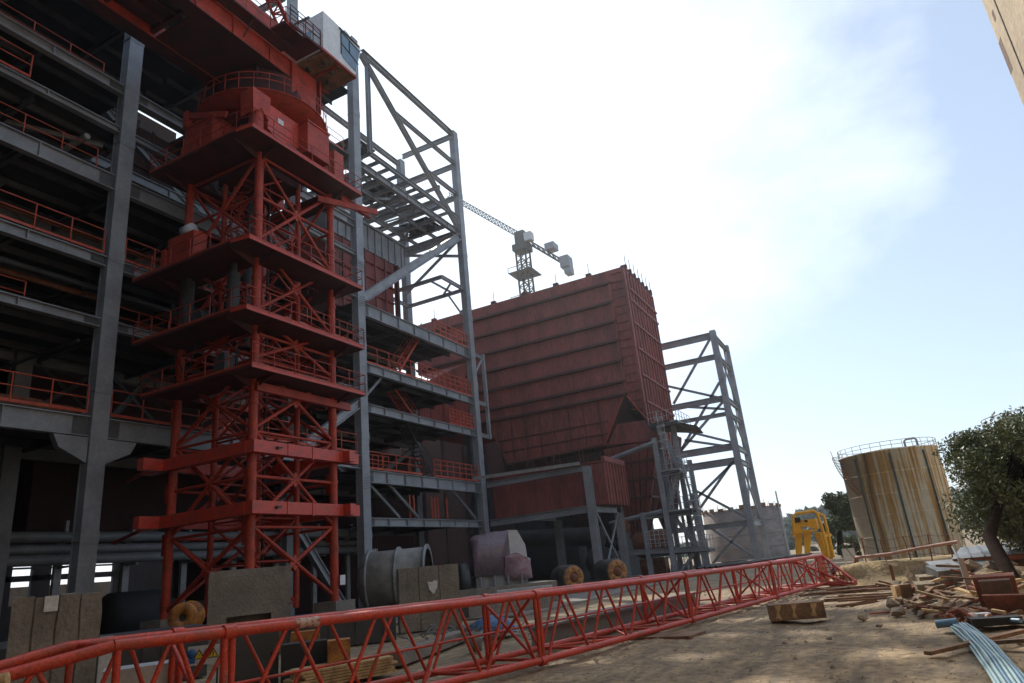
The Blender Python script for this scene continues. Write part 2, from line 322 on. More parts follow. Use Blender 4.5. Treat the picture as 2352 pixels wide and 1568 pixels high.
def beam(p, q, h, w=.32, m='steel', st=3.4, name='beam'):
    p, q = Vector(p)-Vector((0,0,h/2)), Vector(q)-Vector((0,0,h/2))
    b = MB(); b.ibeam(p, q, w, h, .045, .03)
    n = int((q-p).length/st); d = (q-p)
    for i in range(1, n+1):
        c = p+d*(i/(n+1.)); dn = d.normalized()*.02
        b.bar(c-dn, c+dn, w-.02, h-.1)
    o = b.build(name, m, hall)
    if name == 'beam' and abs(p.x-BX) < .01 and h > .4:
        for e, s_ in ((p, 1), (q, -1)):
            if abs(e.y) < 5: continue
            b = MB()
            y0, y1 = sorted((e.y+s_*.02, e.y+s_*.62)); b.box((BX+.016, y0, e.z-h/2+.07), (BX+.034, y1, e.z+h/2-.07))
            for k in range(3):
                for j in range(3): yy = y0+.1+k*.2; zz = e.z+(j-1)*(h/2-.14); b.box((BX+.034, yy-.018, zz-.018), (BX+.055, yy+.018, zz+.018))
            b.build('splice_plate', 'steel_mid', o)
    return o
for y in YC: column(BX, y, {0.:44, 17.:44, 34.:41.9, 48.6:41.9}[y])
for y in YC: column(R2, y, {0.:50, 17.:50, 34.:52, 48.6:41.2}[y], m='steel')
for y in YC: column(-45, y, 44 if y < 40 else 20, m='steel_dark')
column(R2, 58, 20, m='steel_dark'); column(-45, 58, 20, m='steel_dark')
yr = .37
def span(z, y0, y1, h, x=BX, **k): return beam((x, y0, z), (x, y1, z), h, **k)
# left bays, L0 - L1 - C2
for (z, h) in ((9.3, .86), (13.65, .42), (16.6, .5), (20.78, .78), (23.45, .34), (25.85, .55), (31.2, .7), (36.5, .5), (41.9, .5)):
    for a, c in ((0, 17), (17, 34)):
        if z > 30 and a == 17: continue
        span(z, a+yr, c-yr, h)
# right bay C2 - C3
for (z, h) in ((5.5, .52), (8.45, .80), (12.75, .55), (15.55, .62), (19.85, .92), (31.15, .55)):
    span(z, 34+yr, 48.6-yr, h, st=2.2)
span(41.85, 35.2, 48.6-yr, .5)
for z, y0 in ((38.5, 38.8), (35.2, 43.1), (32.7, 35.9)): beam((BX, y0, z), (BX, 48.2, z), .36, w=.25)
# outrigger posts beyond C3
for z in (19.85, 15.55, 12.75): beam((BX, 48.6+yr, z-.1), (BX, 50.7, z-.1), .35, w=.2)
b = MB(); b.bar((BX, 50.75, 12.3), (BX, 50.75, 19.9), .26); b.bar((BX, 49, 17.6), (BX, 50.6, 19.5), .12); b.build('outer_post', 'steel', hall)
def strut(p, q, w=.4, m='steel_pale', name='brace', ib=True):
    b = MB()
    if ib: b.ibeam(p, q, w*.8, w, .04, .05)
    else: b.bar(p, q, w)
    return b.build(name, m, hall)
# facade braces
strut((BX, 35.0, 41.3), (BX, 48.0, 31.6), .42)
strut((BX, 35.8, 41.2), (BX, 35.8, 32.6), .34, 'steel')
strut((BX, 34.6, 20.3), (BX, 48.1, 30.5), .62)
strut((BX, 28.9, 9.4), (BX, 33.7, 12.6), .5)
strut((BX-.4, 27.6, 6.3), (BX-.4, 32.7, .3), .42)
strut((BX-.3, 34.4, 8.0), (BX-.3, 38.0, 5.6), .16, 'steel'); strut((BX-.3, 36.6, 8.0), (BX-.3, 40.2, 5.6), .16, 'steel')
strut((BX-.3, 44.3, 8.0), (BX-.3, 48.0, 5.6), .2, 'steel'); strut((BX-.3, 34.4, 13.0), (BX-.3, 36.8, 15.2), .16, 'steel')
strut((R2, 18, 30), (R2, 33, 20.8), .45, 'steel'); strut((R2, 33.4, 36), (R2, 21, 31.5), .4, 'steel')
strut((R2, 17.5, 9), (R2, 11, 13.2), .3, 'steel'); strut((R2, 16.5, 20.3), (R2, 8, 24.8), .3, 'steel'); strut((BX-1, 16.6, 22.8), (BX-4.5, 11, 23.3), .22, 'steel')
strut((R2, 40, 15.3), (R2, 47, 12.9), .35, 'steel'); strut((R2, 41, 8.3), (R2, 48, 12), .35, 'steel'); strut((R2, 35, 12.3), (R2, 41, 8.6), .35, 'steel')
# second row beams, cross beams and top grillage open to the sky
for z, h in ((9.3,.7), (13.6,.5), (16.6,.5), (20.8,.7), (25.85,.6), (31.1,.7), (36.5,.5)):
    span(z, .4, 16.6, h, x=R2); span(z, 17.4, 33.6, h, x=R2)
for z, h in ((5.5,.5), (8.45,.6), (12.75,.5), (15.55,.5), (19.85,.6), (29.3,.45), (33.0,.45), (36.6,.45), (40.9,.45)):
    span(z, 34.4, 48.2, h, x=R2)
def cross(y, z, h=.4, x0=BX-.3, x1=R2+.3, **k): return beam((x0, y, z), (x1, y, z), h, w=.24, st=99, name='cross_beam', **k)
for z in (41.8, 38.5, 35.1, 31.1): cross(48.6, z, .5)
for z in (38.4, 31.1): cross(34, z, .45)
for y in np.arange(35.4, 48, 1.55): cross(y, 31.0, .3)
for y in (43.6, 46): cross(y, 34.9, .26)
for y in np.arange(35, 48.4, 1.25): cross(y, 33.0, .22, BX-.2, R2+.2)
for x in (-30.1, -32.2): span(31.0, 34.3, 48.3, .3, x=x, w=.18); span(33.2, 34.3, 48.3, .25, x=x, w=.18)
for y in (37.2, 40.6, 44, 47.4): cross(y, 36.5, .28, R2-.3, R2-5)
for y in (36, 38.6, 41.2, 43.8, 46.4): cross(y, 33.0, .28, R2-.3, R2-5)
b = MB()
for x in (R2-5.2, R2-10): 
    for z in (33.2, 36.8, 29.3): b.ibeam((x, 33, z), (x, 49, z), .25, .4, .03, .03)
for y in (33, 40.8, 48.6): b.bar((R2-5.2, y, 20), (R2-5.2, y, 39), .35)
for y in np.arange(34, 49, 2.0): b.bar((R2-5.2, y, 29.2), (R2-10, y, 29.2), .18, .26)
b.build('rear_truss', 'steel', hall)
b = MB()
b.bar((BX, 48.2, 31.6), (R2, 42.5, 31.0), .2); b.bar((BX, 41.5, 31.0), (R2, 48.2, 31.0), .2); b.bar((BX, 41.5, 31), (R2, 35, 31), .2)
b.bar((BX, 48.2, 28.6), (R2, 48.2, 30.6), .22); b.bar((BX, 48.2, 30.3), (R2, 48.3, 26.6), .2); b.bar((R2, 48.2, 29), (R2-5, 42, 29), .2)
for y in np.arange(36, 48, 1.5): b.bar((BX-2.0, y, 32.3), (R2, y, 32.6), .1, .14)
b.build('horizontal_bracing', 'steel', hall)
# upper hall roof steel seen past the slewing deck
b = MB()
for y in np.arange(18, 33.5, 2.5): b.ibeam((BX-1, y, 41.6), (-45, y, 42.6), .3, .45)
for x in (-34.3, -39.5, -45): b.ibeam((x, 17, 42.1), (x, 34, 42.1), .35, .6)
for x in np.arange(-44, -30, 1.3): b.bar((x, 17.4, 43), (x, 33.6, 43), .1)
b.build('roof_steel', 'steel', hall)
# platforms (plate decks with a few openings) at every level
def slab(x0, x1, y0, y1, z, t=.06, m='deck'):
    b = MB(); b.box((x0, y0, z-t), (x1, y1, z)); 
    o = b.build('deck_plate', m, hall); b = MB()
    for x in np.arange(x0+.8, x1, 1.9): b.ibeam((x, y0, z-t-.16), (x, y1, z-t-.16), .14, .3, .02, .02)
    for y in np.arange(y0+1.5, y1, 4.4): b.ibeam((x0, y, z-t-.33), (x1-.2, y, z-t-.33), .2, .34, .03, .02)
    b.build('joists', 'steel_mid', o); return o
for z in (9.42, 16.7, 20.9): slab(-46, BX-.2, -6, 33.9, z)
for z, xa, xb, ya, yb in ((31.3, -37.2, -34.2, 21.3, 25.6), (37, -44, -40.3, 25.6, 30.4)):
    slab(-46, BX-.2, -6, ya, z); slab(-46, BX-.2, yb, 33.9, z); slab(-46, xa, ya, yb, z); slab(xb, BX-.2, ya, yb, z)
for z, yb in ((13.75, 30.2), (23.5, 17.4), (25.95, 17.4)): slab(-34, BX-.2, -6, yb, z)
slab(-45, -34.6, 17.5, 27, 42.0, m='deck')
for z in (8.55, 12.85, 15.65, 19.95): slab(-46, BX-.2, 34.1, 48.4, z)
slab(-34, BX-.2, 39, 48.4, 5.6)
slab(R2, BX-.4, 34.5, 37.0, 33.6, m='steel_dark'); slab(R2, -30.2, 40.2, 43.0, 33.6, m='steel_dark'); slab(-32, -29, 44.6, 47.0, 31.4, m='steel_dark'); slab(R2-5, R2, 36, 42.8, 29.6, m='steel_dark')
# handrails along the facade
def rail_run(pts, **k): return railing(pts, **k).build('handrail', 'orange', hall)
for z, y0, y1 in ((9.42, .4, 16.5), (9.42, 17.5, 33.4), (16.7, .4, 16.5), (16.7, 17.5, 33.4), (23.55, 2, 12.6), (13.75, 4, 14.2)):
    x = BX+.1 if z != 13.75 else BX-1.2
    rail_run([(x, y0, z), (x, y1, z)], h=1.15, r=.028, step=1.45)
rail_run([(BX-5.2, 3, 20.9), (BX-5.2, 16, 20.9)], h=1.1, r=.03)
rail_run([(BX, 34.5, 8.55), (BX, 40.5, 8.55), (BX-1.2, 40.5, 8.55)], h=1.1, r=.03); rail_run([(BX, 42, 8.55), (BX, 48.2, 8.55)], h=1.25, r=.04, step=.95, rails=(1, .72, .4))
rail_run([(BX-1.4, 35, 8.55), (BX-1.4, 38.5, 8.55)], h=1.3, r=.035, step=.6)
rail_run([(BX, 44.6, 12.85), (BX, 48.2, 12.85)], h=1.2, r=.045, step=.55, rails=(1, .75, .5, .25))
rail_run([(BX, 34.5, 15.65), (BX, 41, 15.65)], h=1.2, r=.035, step=1.3); rail_run([(BX, 41, 15.65), (BX, 48.2, 15.65)], h=1.25, r=.045, step=.8, rails=(1, .7, .4))
rail_run([(BX, 43.2, 19.95), (BX, 48.2, 19.95)], h=1.2, r=.045, step=.8, rails=(1, .7, .4))
rail_run([(BX-2.5, 40, 15.65), (BX-2.5, 47.8, 15.65)], h=1.2, r=.035); rail_run([(BX-.4, 34.4, 12.85), (BX-3.5, 34.6, 12.85)], h=1.2, r=.035)
rail_run([(BX-6.6, 35, 12.85), (BX-6.6, 48, 12.85)], h=1.2, r=.035); rail_run([(R2, 18, 9.42), (R2, 33, 9.42)], h=1.2, r=.03); rail_run([(R2, 2, 9.42), (R2, 16, 9.42)], h=1.2, r=.03)
# orange stairs inside the right bay
def stair(p, q, w=.8, m='orange', par=hall, name='stair', n=14):
    p, q = Vector(p), Vector(q); d = (q-p); sd_ = Vector((d.y, -d.x, 0)).normalized()*w/2; b = MB(); up = Vector((0,0,1))
    for s_ in (-1, 1):
        b.bar(p+sd_*s_, q+sd_*s_, .05, .18); b.tube(p+sd_*s_+up*.95, q+sd_*s_+up*.95, .025, n=6); b.tube(p+sd_*s_+up*.5, q+sd_*s_+up*.5, .02, n=6)
        for i in range(5): a = p.lerp(q, i/4); b.tube(a+sd_*s_, a+sd_*s_+up*.95, .025, n=6)
    for i in range(n): a = p.lerp(q, (i+.5)/n); b.bar(a-sd_, a+sd_, .22, .04)
    return b.build(name, m, par)
stair((BX-1.2, 39.0, 15.7), (BX-1.2, 42.6, 19.9)); stair((BX-2.4, 43.4, 12.9), (BX-2.4, 39.9, 15.6)); stair((BX-2.2, 45, 8.6), (BX-2.2, 41.4, 12.7), m='steel_dark')
# orange pipe stubs standing on the lowest beam
b = MB()
for y in (39.6, 40.1, 42.3, 42.7, 43.1, 44.3): b.tube((BX-.6, y, 5.6), (BX-.6, y, 7.2), .07)
b.build('pipe_stub', 'orange', hall)
# canopy frame fixed to C3
b = MB(); z = 25.4
q = [(BX, 44.8, z), (BX, 48.4, z), (BX-6, 48.4, z), (BX-6, 44.8, z)]
for i in range(4): b.ibeam(q[i], q[(i+1) % 4], .2, .3)
b.bar((BX, 46.3, z), (BX-2.2, 48.3, z), .14); b.bar((BX-.1, 48.4, 22.6), (BX-1.6, 48.4, z-.2), .14); b.bar((BX-1.2, 44.8, z), (BX-1.2, 48.4, z), .14)
b.build('canopy_frame', 'steel_pale', hall)
# small cable brackets on the columns
b = MB()
for z in (7.2, 13.2, 16.8, 19.4, 22.0):
    for i in range(5): b.bar((BX+.33, 33.7, z+i*.16), (BX+.33, 34.3, z+i*.16+.1), .02)
b.build('cable_bracket', 'steel_dark', hall)
b = MB()
for i, x in enumerate((.0, .18, .36)): b.tube((BX+.55, 34.1+x, .2), (BX+.55, 34.1+x, 3.6), .055)
b.build('conduit', 'galv', hall)
# knee brackets under the main girder at L1
for s_ in (-1, 1):
    b = MB(); b.prism([(BX-.16, 17+s_*.36, 8.4), (BX-.16, 17+s_*1.75, 8.4), (BX-.16, 17+s_*1.5, 7.9), (BX-.16, 17+s_*.36, 7.35)], (.32, 0, 0)); b.build('knee_bracket', 'steel', hall)

b = MB(); b.box((-61.5, -24, -.3), (-23.2, 56, .07)); tag(b.build('hall_floor', 'deck'), kind='structure')
b = MB(); b.box((-23.19, 24, -.3), (-12.5, 66, .05)); tag(b.build('concrete_yard', 'conc'), kind='structure')
ws = thing('skylight_blocker', 'added dark grey ribbed block, unseen behind the camera, shading crane and facade', 'building', (-16, -22, 0))
b = MB(); b.box((-46, -40, 0), (5.9, -9, 34)); b.build('wall', 'steel_dark', ws)  # added out of view to block skylight and darken crane and facade
b = MB()
for x in np.arange(-45, 4, 2.2): b.box((x, -8.998, 0), (x+.3, -8.85, 34))
b.build('blocker_rib', 'steel_dark', ws)
# secondary steel, pipes and braces crowding the left bays
rnd = random.Random(17)
for z0, z1 in ((9.4, 13.5), (13.7, 16.4), (16.8, 20.4), (20.9, 23.2), (23.5, 25.6), (26, 31)):
    for k in range(5):
        y = rnd.uniform(6, 32); x = rnd.choice((BX-1.5, BX-3, BX-4.5, R2, R2-1.5)); dy = rnd.choice((-1, 1))*rnd.uniform(2, 5)
        strut((x, y, z0+.1), (x, y+dy, z1-.2), rnd.choice((.14, .2, .28)), 'steel_mid')
for k in range(16):
    z = rnd.choice((13.0, 15.9, 19.8, 22.7, 25.0, 8.0))-rnd.uniform(0, .5); x = rnd.uniform(-34, BX-1); y = rnd.uniform(2, 22); r = rnd.choice((.05, .08, .14, .25))
    b = MB(); b.path([(x, y, z), (x, y+rnd.uniform(6, 12), z)] if k % 2 else [(BX-.6, y, z), (x-3, y, z), (x-3.2, y, z-1.2)], r, n=10); b.build('pipe', rnd.choice(('steel', 'galv', 'rust', 'steel_dark')), hall)
for k in range(8):
    zf = rnd.choice((9.43, 16.71, 20.91)); x = rnd.uniform(-33.5, -29.5); y = rnd.uniform(6, 30); sx, sy, sz = rnd.uniform(.4, 1.2), rnd.uniform(.6, 2.2), rnd.uniform(.5, 1.8)
    b = MB(); b.box((x-sx, y-sy, zf), (x+sx, y+sy, zf+sz)); b.box((x-sx*.6, y-sy*.5, zf+sz), (x+sx*.4, y+sy*.3, zf+sz*1.3)); b.build('equipment_box', rnd.choice(('steel', 'primer_dark', 'rust', 'palegrey')), hall)
for (z, x, y0, y1) in ((13.76, BX-.9, 17.5, 30), (20.91, BX-.3, 5, 16), (25.96, BX-.6, 8, 16), (31.31, BX-.2, 20, 33), (20.91, R2, 18, 26), (16.71, R2+.6, 18, 33)): rail_run([(x, y0, z), (x, y1, z)], h=1.1, r=.025, step=1.6)
stair((BX-2, 24, 9.5), (BX-2, 29, 13.7)); stair((BX-2.6, 12, 13.7), (BX-2.6, 8.5, 16.6)); stair((BX-2, 21, 16.8), (BX-2, 26, 20.8)); stair((BX-2, 30, 20.9), (BX-2, 25, 25.5))
# ------------------------------------------------------------------ plant inside and behind the frame
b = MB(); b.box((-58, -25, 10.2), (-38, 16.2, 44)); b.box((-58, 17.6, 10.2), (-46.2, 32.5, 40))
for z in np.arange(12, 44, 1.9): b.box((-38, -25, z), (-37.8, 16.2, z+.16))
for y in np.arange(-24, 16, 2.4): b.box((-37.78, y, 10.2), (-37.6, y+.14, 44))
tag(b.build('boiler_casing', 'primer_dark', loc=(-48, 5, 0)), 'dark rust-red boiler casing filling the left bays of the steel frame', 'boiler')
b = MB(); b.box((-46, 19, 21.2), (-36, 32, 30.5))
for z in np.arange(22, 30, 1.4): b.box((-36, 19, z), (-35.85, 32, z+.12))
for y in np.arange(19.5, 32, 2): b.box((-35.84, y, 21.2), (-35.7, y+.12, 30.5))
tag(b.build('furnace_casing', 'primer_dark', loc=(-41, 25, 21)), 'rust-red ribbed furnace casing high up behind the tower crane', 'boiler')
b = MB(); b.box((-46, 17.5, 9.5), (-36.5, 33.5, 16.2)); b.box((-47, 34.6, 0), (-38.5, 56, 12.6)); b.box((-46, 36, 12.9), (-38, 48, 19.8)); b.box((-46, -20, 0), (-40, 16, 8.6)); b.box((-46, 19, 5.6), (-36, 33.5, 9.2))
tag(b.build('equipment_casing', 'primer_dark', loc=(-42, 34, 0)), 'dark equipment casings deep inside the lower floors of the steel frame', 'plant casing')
# rear ground floor wall with bright openings
b = MB(); X = -62
b.box((X-.3, -30, 6.0), (X, 60, 14)); b.box((X-.3, -30, 0), (X, 60, 2.6))
for y in (-20, -12, -5, 2, 9, 16, 22.5, 27.5, 30.6, 33.6, 37.0, 40.5): b.box((X-.3, y, 2.6), (X, y+(1.5 if y > 20 else 5), 6.0))
b.box((X-.3, 41, 2.6), (X, 60, 6)); b.box((X-.3, 20, 4.4), (X, 41, 4.85)); b.box((X-.2, 20, 5.35), (X-.05, 41, 5.5))
tag(b.build('rear_wall', 'steel_dark', loc=(X, 20, 0)), 'dark rear wall of the boiler house with slots of daylight near the ground', 'wall')
b = MB(); b.box((-75, 72, 0), (-30, 86, 19)); b.box((-75, 71.7, 19), (-29.8, 86.2, 19.5))
for x in np.arange(-74, -30, 3): b.box((x, 71.8, 0), (x+.3, 71.99, 19))
tag(b.build('rear_hall', 'primer_dark', loc=(-52, 79, 0)), 'dark rust-brown rear hall closing the view between the frame and the precipitator', 'building')
b = MB(); b.box((-34, 63.5, 0), (-21.6, 70, 9.5)); b.box((-30, 59.5, 0), (-26.5, 63, 5)); b.tube((-31, 57.5, 4.2), (-21.5, 57.5, 3.6), .8, n=16); b.box((-25.5, 56.6, 0), (-23.5, 58.5, 3.0)); b.lathe((-21.9, 57.4, 1.5), [(0,-.8),(1.1,-.8),(1.3,-.4),(1.3,.4),(1.1,.8),(0,.8)], axis=(.3,-1,0), n=20)
for x in np.arange(-33, -21.6, 1.7): b.box((x, 63.3, 0), (x+.2, 63.49, 9.5))
tag(b.build('ash_handling_plant', 'steel_dark', loc=(-28, 63, 0)), 'dark ash handling plant and pipes in the shade under the precipitator', 'plant casing')
b = MB(); b.lathe((-19.6, 56.8, 4.0), [(.55, -1.1), (.6, -1.1), (.6, 1.1), (.0, 1.12)], axis=(.5, -.8, .1), n=20); tag(b.build('fan_inlet', 'rust', loc=(-19.6, 56.8, 3)), 'rusty orange round duct stub between the portal columns', 'duct')
b = MB(); b.box((-72, -30, 0), (-71.6, 70, 4.35)); tag(b.build('boundary_wall', 'conc', loc=(-72, 30, 0)), 'dusty boundary wall seen through the ground floor openings', 'wall')
pr = thing('pipe_rack', 'row of three long grey pipes running low behind the crane mast', 'pipe rack', (-35.4, 25, 3.8))
for i, (x, z, r) in enumerate(((-35.0, 4.12, .25), (-35.5, 4.65, .23), (-35.2, 5.2, .25))):
    b = MB(); b.tube((x, 1, z), (x, 42, z), r, n=14); b.build('pipe', 'steel', pr)
for y in np.arange(3, 42, 3.5):
    b = MB(); b.box((-35.6, y, 5.45), (-35.4, y+.15, 6.0)); b.box((-36, y-.1, 0), (-35.8, y+.25, 5.45)); b.box((-35.8, y, 3.75), (-34.9, y+.1, 3.85)); b.build('support', 'galv', pr)
# low heavy plant silhouettes on the ground floor
b = MB(); b.lathe((-33, 22.5, 1.3), [(0, -1.4), (.8, -1.4), (1.1, -1.0), (1.1, 1.4), (.6, 1.6), (.6, 2.4), (0, 2.4)], axis=(0, 1, 0), n=24)
b.box((-34.5, 20.5, 0), (-31.5, 25, .4)); b.tube((-33, 25, 1.3), (-33, 31, 1.3), .35, n=16); b.box((-33.6, 27, 0), (-32.4, 29.5, 1.9))
tag(b.build('feed_pump', 'deck', loc=(-33, 22.5, 0)), 'dark round pump body on the ground floor behind the crane', 'pump')

# upper duct between C2 and C3: rust-red panels with a grey band
du = thing('flue_duct', 'rust-red ribbed duct with a grey panelled top high between the two right columns', 'duct', (-32, 41, 22))
b = MB(); b.box((-38, 35.2, 21.4), (-32, 43.4, 27.2))
for z in np.arange(22.2, 27.3, 1.35): b.box((-31.99, 35.2, z-.06), (-31.85, 43.4, z+.06))
for y in np.arange(35.6, 43.5, 1.3): b.box((-31.84, y-.06, 21.4), (-31.72, y+.06, 27.2))
b.build('casing', 'primer', du)
b = MB(); b.box((-38, 35.2, 27.25), (-31.9, 45.0, 29.4))
for y in np.arange(35.6, 45, .9): b.box((-31.89, y-.05, 27.3), (-31.78, y+.05, 29.35))
b.box((-31.95, 35.2, 29.42), (-31.7, 45.1, 29.6)); b.build('top_panel', 'steel', du)
b = MB(); b.tube((-31.6, 43.5, 21.5), (-31.6, 43.5, 27), .16); b.build('corner_trim', 'primer_rib', du)
# sloping duct to the precipitator
b = MB(); b.frustum([Vector(p) for p in ((-40,50,13),(-34.5,50,13),(-34.5,50,18.3),(-40,50,18.3))], [Vector(p) for p in ((-40,57.9,15.6),(-34,57.9,15.6),(-34,57.9,22),(-40,57.9,22))])
for t in (.2, .45, .7):
    y = 50+t*7.9; b.bar((-34.5+.5*t, y, 13+2.6*t-.1), (-34.5+.5*t, y, 18.3+3.7*t), .12)
tag(b.build('inlet_duct', 'primer', loc=(-34, 54, 16)), 'rust-brown sloping inlet duct between the steel frame and the big red casing', 'duct')

# ================================================================== PRECIPITATOR
PX0, PX1, PY0, PY1 = -40., -16.2, 58., 67.6
pc = thing('precipitator', 'huge rust-red electrostatic precipitator casing with horizontal ribs and hoppers', 'filter building', (-28, 62, 12))
b = MB(); b.box((PX0, PY0, 15.45), (PX1, PY1, 27.6)); b.build('casing', 'primer', pc)
b = MB()
for z in (15.5, 16.66, 18.6, 20.54, 22.42, 24.37, 26.3): b.box((PX0, PY0-.36, z-.10), (PX1-1.35, PY0-.002, z+.10))
b.build('horizontal_rib', 'primer_rib', pc)
b = MB()
b.box((PX1-1.62, PY0-.26, 15.5), (PX1-1.38, PY0-.003, 26.4)); b.box((PX1-.16, PY0-.2, 13.5), (PX1+.1, PY0+.14, 27.5))
for z in np.arange(14, 27.4, .82): b.box((PX1-1.36, PY0-.13, z-.035), (PX1-.18, PY0-.002, z+.035))
b.build('corner_panel', 'primer', pc)
b = MB(); b.prism([(-17.78, PY0+.01, 15.44), (PX1-.01, PY0+.01, 15.44), (PX1-.01, PY0+.01, 12.75)], (0, PY1-PY0-.1, 0)); b.build('lower_side_wall', 'primer', pc)
b = MB()
for z in (14.6, 17.1, 19.6, 22.1, 24.4, 25.6): b.box((PX1+.002, PY0+.3, z-.09), (PX1+.2, PY1, z+.09))
for y in np.arange(PY0+.7, PY1, .95): b.box((PX1+.002, y-.05, 12.5), (PX1+.14, y+.05, 27.4+ (0 if int(y) % 2 else .35)))
b.build('side_rib', 'primer', pc)
for i in range(7):
    y = PY0+.9+i*1.35; b = MB(); b.box((PX1-.5, y, 27.6), (PX1+.1, y+.35, 28.15)); b.tube((PX1, y+.2, 28.1), (PX1, y+.2, 29.2), .03); b.build('roof_stub', 'primer_rib', pc)
for x in (-38, -34.4, -30.6, -27, -23.5, -20): b = MB(); b.box((x, PY0+.1, 27.61), (x+.5, PY0+.5, 27.95)); b.tube((x+.3, PY0+.3, 27.9), (x+.3, PY0+.3, 29.0), .03); b.build('roof_stub', 'primer_rib', pc)
b = MB(); b.prism([(-32.2, PY0+.02, 15.44), (-17.9, PY0+.02, 15.44), (-20.3, PY0+.02, 11.45), (-30.4, PY0+.02, 11.2)], (0, 4, 0))
b.build('front_trough', 'primer', pc)
b = MB()
for z in (13.4, 12.3): b.box((-31.2, PY0-.07, z-.05), (-19.8, PY0+.018, z+.05))
for x in np.arange(-31, -20, 1.5): b.box((x-.03, PY0-.05, 11.5), (x+.03, PY0+.018, 15.4))
b.bar((-17.9, PY0-.02, 15.44), (-20.4, PY0-.02, 11.2), .12); b.bar((-17.9, PY0-.02, 15.44), (-15.9, PY0-.02, 12.9), .12); b.bar((-20.4, PY0, 11.3), (-30.4, PY0-.02, 11.1), .14)
b.build('trough_rib', 'primer_rib', pc); b = MB(); b.bar((-17.9, PY0-.06, 15.5), (-20.4, PY0-.06, 11.25), .1); b.bar((-17.8, PY0-.06, 15.5), (-16.1, PY0-.06, 12.85), .1); b.build('edge_angle', 'orange', pc)
# right hand recessed pyramid and hoppers
b = MB(); b.add([(-17.85,PY0+.03,15.4),(-20.3,PY0+.03,11.4),(-17.7,PY0+3.4,12.4),(-16.2,PY0+.03,12.75)], [(0,2,1),(0,3,2)]); b.build('recess_plate', 'primer_dark', pc)  # shade of the recess put into the colour by the darker primer
b = MB(); b.prism([(-19.25, PY0+.35, 13.05), (-16.25, PY0+.35, 12.95), (-15.6, PY0+.3, 12.3), (-15.6, PY0+.3, 11.05), (-20.25, PY0+.3, 11.3)], (0, 3.6, 0)); b.build('hopper_collar', 'primer', pc)
def hopper(x0, x1, y0, y1, z1, xm, ym, z0, rx=.5, mt='primer'):
    b = MB(); b.frustum([(xm-rx, ym-.4, z0), (xm+rx, ym-.4, z0), (xm+rx, ym+.4, z0), (xm-rx, ym+.4, z0)], [(x0, y0, z1), (x1, y0, z1), (x1, y1, z1), (x0, y1, z1)])
    b.box((xm-rx-.1, ym-.5, z0-.25), (xm+rx+.1, ym+.5, z0-.005)); hb_ = b; b = MB()
    for k in (.2, .4, .6, .8):
        z = z0+(z1-z0)*k; g = lambda a, c: a+(c-a)*k
        pts = [(g(xm-rx, x0), g(ym-.4, y0)), (g(xm+rx, x1), g(ym-.4, y0)), (g(xm+rx, x1), g(ym+.4, y1)), (g(xm-rx, x0), g(ym+.4, y1))]
        for i in range(4): b.bar((*pts[i], z), (*pts[(i+1) % 4], z), .2)
    for i in range(1, 6):
        t = i/6; b.bar((xm-rx+2*rx*t, ym-.43, z0), (x0+(x1-x0)*t, y0-.03, z1), .09); b.bar((xm+rx+.03, ym-.4+.8*t, z0), (x1+.03, y0+(y1-y0)*t, z1), .09)
    o = hb_.build('hopper', mt, pc); b.build('stiffener', 'primer_rib', o)
hopper(-20.6, -15.6, PY0+.1, PY0+5, 11.0, -18.9, PY0+1.8, 3.4, .7)
hopper(-20.4, -15.7, PY0+5.1, PY1, 12.3, -17.6, PY0+7, 3.6)
hopper(-27.6, -21.2, PY0+.5, PY0+6, 10.9, -24, PY0+2.5, 4.0, .5, 'primer_dark')
b = MB(); b.box((-33, PY0+4.1, 11), (-20.5, PY1, 15.4)); b.build('lower_casing', 'primer_dark', pc)
b = MB()
for x, z0 in ((-27.9, 8.4), (-27.3, 9.0), (-25.2, 8.6), (-24.6, 9.0), (-22.6, 8.8), (-22.3, 9.0), (-19.9, 9.2)): b.tube((x, PY0-.5, z0), (x-.25, PY0-.5, 14.8), .03, n=6)
b.build('hanging_rod', 'rust', pc)
for x, y in ((-33, 58.5), (-26, 59), (-33, 67), (-24, 67), (-20.7, 67)):
    b = MB(); b.ibeam((x, y, 0), (x, y, 11.5), .45, .45); b.build('support_column', 'steel_dark', pc)

# lower duct on its grey support frame in front of the precipitator
ld = thing('lower_duct', 'long rust-red box duct resting on the grey portal frame below the precipitator', 'duct', (-22, 52, 5.6))
b = MB(); b.box((-27.5, 49.7, 5.6), (-17.75, 54.2, 8.75)); b.build('casing', 'primer', ld)
b = MB()
for y in np.arange(50.1, 54.2, .68): b.box((-17.749, y-.05, 5.6), (-17.62, y+.05, 8.75))
b.box((-27.4, 49.6, 8.76), (-17.6, 54.3, 8.86)); b.box((-17.9, 49.6, 8.87), (-17.6, 54.3, 9.15)); b.build('rib', 'primer', ld)
sf = thing('duct_support_frame', 'grey portal frame of columns and beams carrying the lower rust-red duct', 'steel frame', (-18.8, 50, 0))
for x, y, h_ in ((-18.9, 49, 8.5), (-18.6, 54, 5.1), (-24, 54, 5.1)):
    b = MB(); b.ibeam((x, y, 0), (x, y, h_), .55, .5, .05, .05, up=(0, 1, 0)); b.box((x-.35, y-.35, 0), (x+.35, y+.35, .05)); b.build('column', 'steel', sf)
for p, q, h_ in (((-27.6, 48.9, 8.25), (-19.2, 48.9, 8.35), .42), ((-27.6, 49, 5.25), (-19.2, 49, 5.35), .52), ((-18.8, 49.3, 5.3), (-18.6, 53.7, 5.3), .42), ((-24, 49.3, 5.3), (-24, 53.7, 5.3), .42)):
    b = MB(); b.ibeam(p, q, .3, h_, .04, .03); b.build('beam', 'steel', sf)
b = MB(); b.ibeam((-27.5, 46.5, 8.6), (-19.3, 48.7, 8.75), .25, .22); b.build('walkway_beam', 'galv', sf)
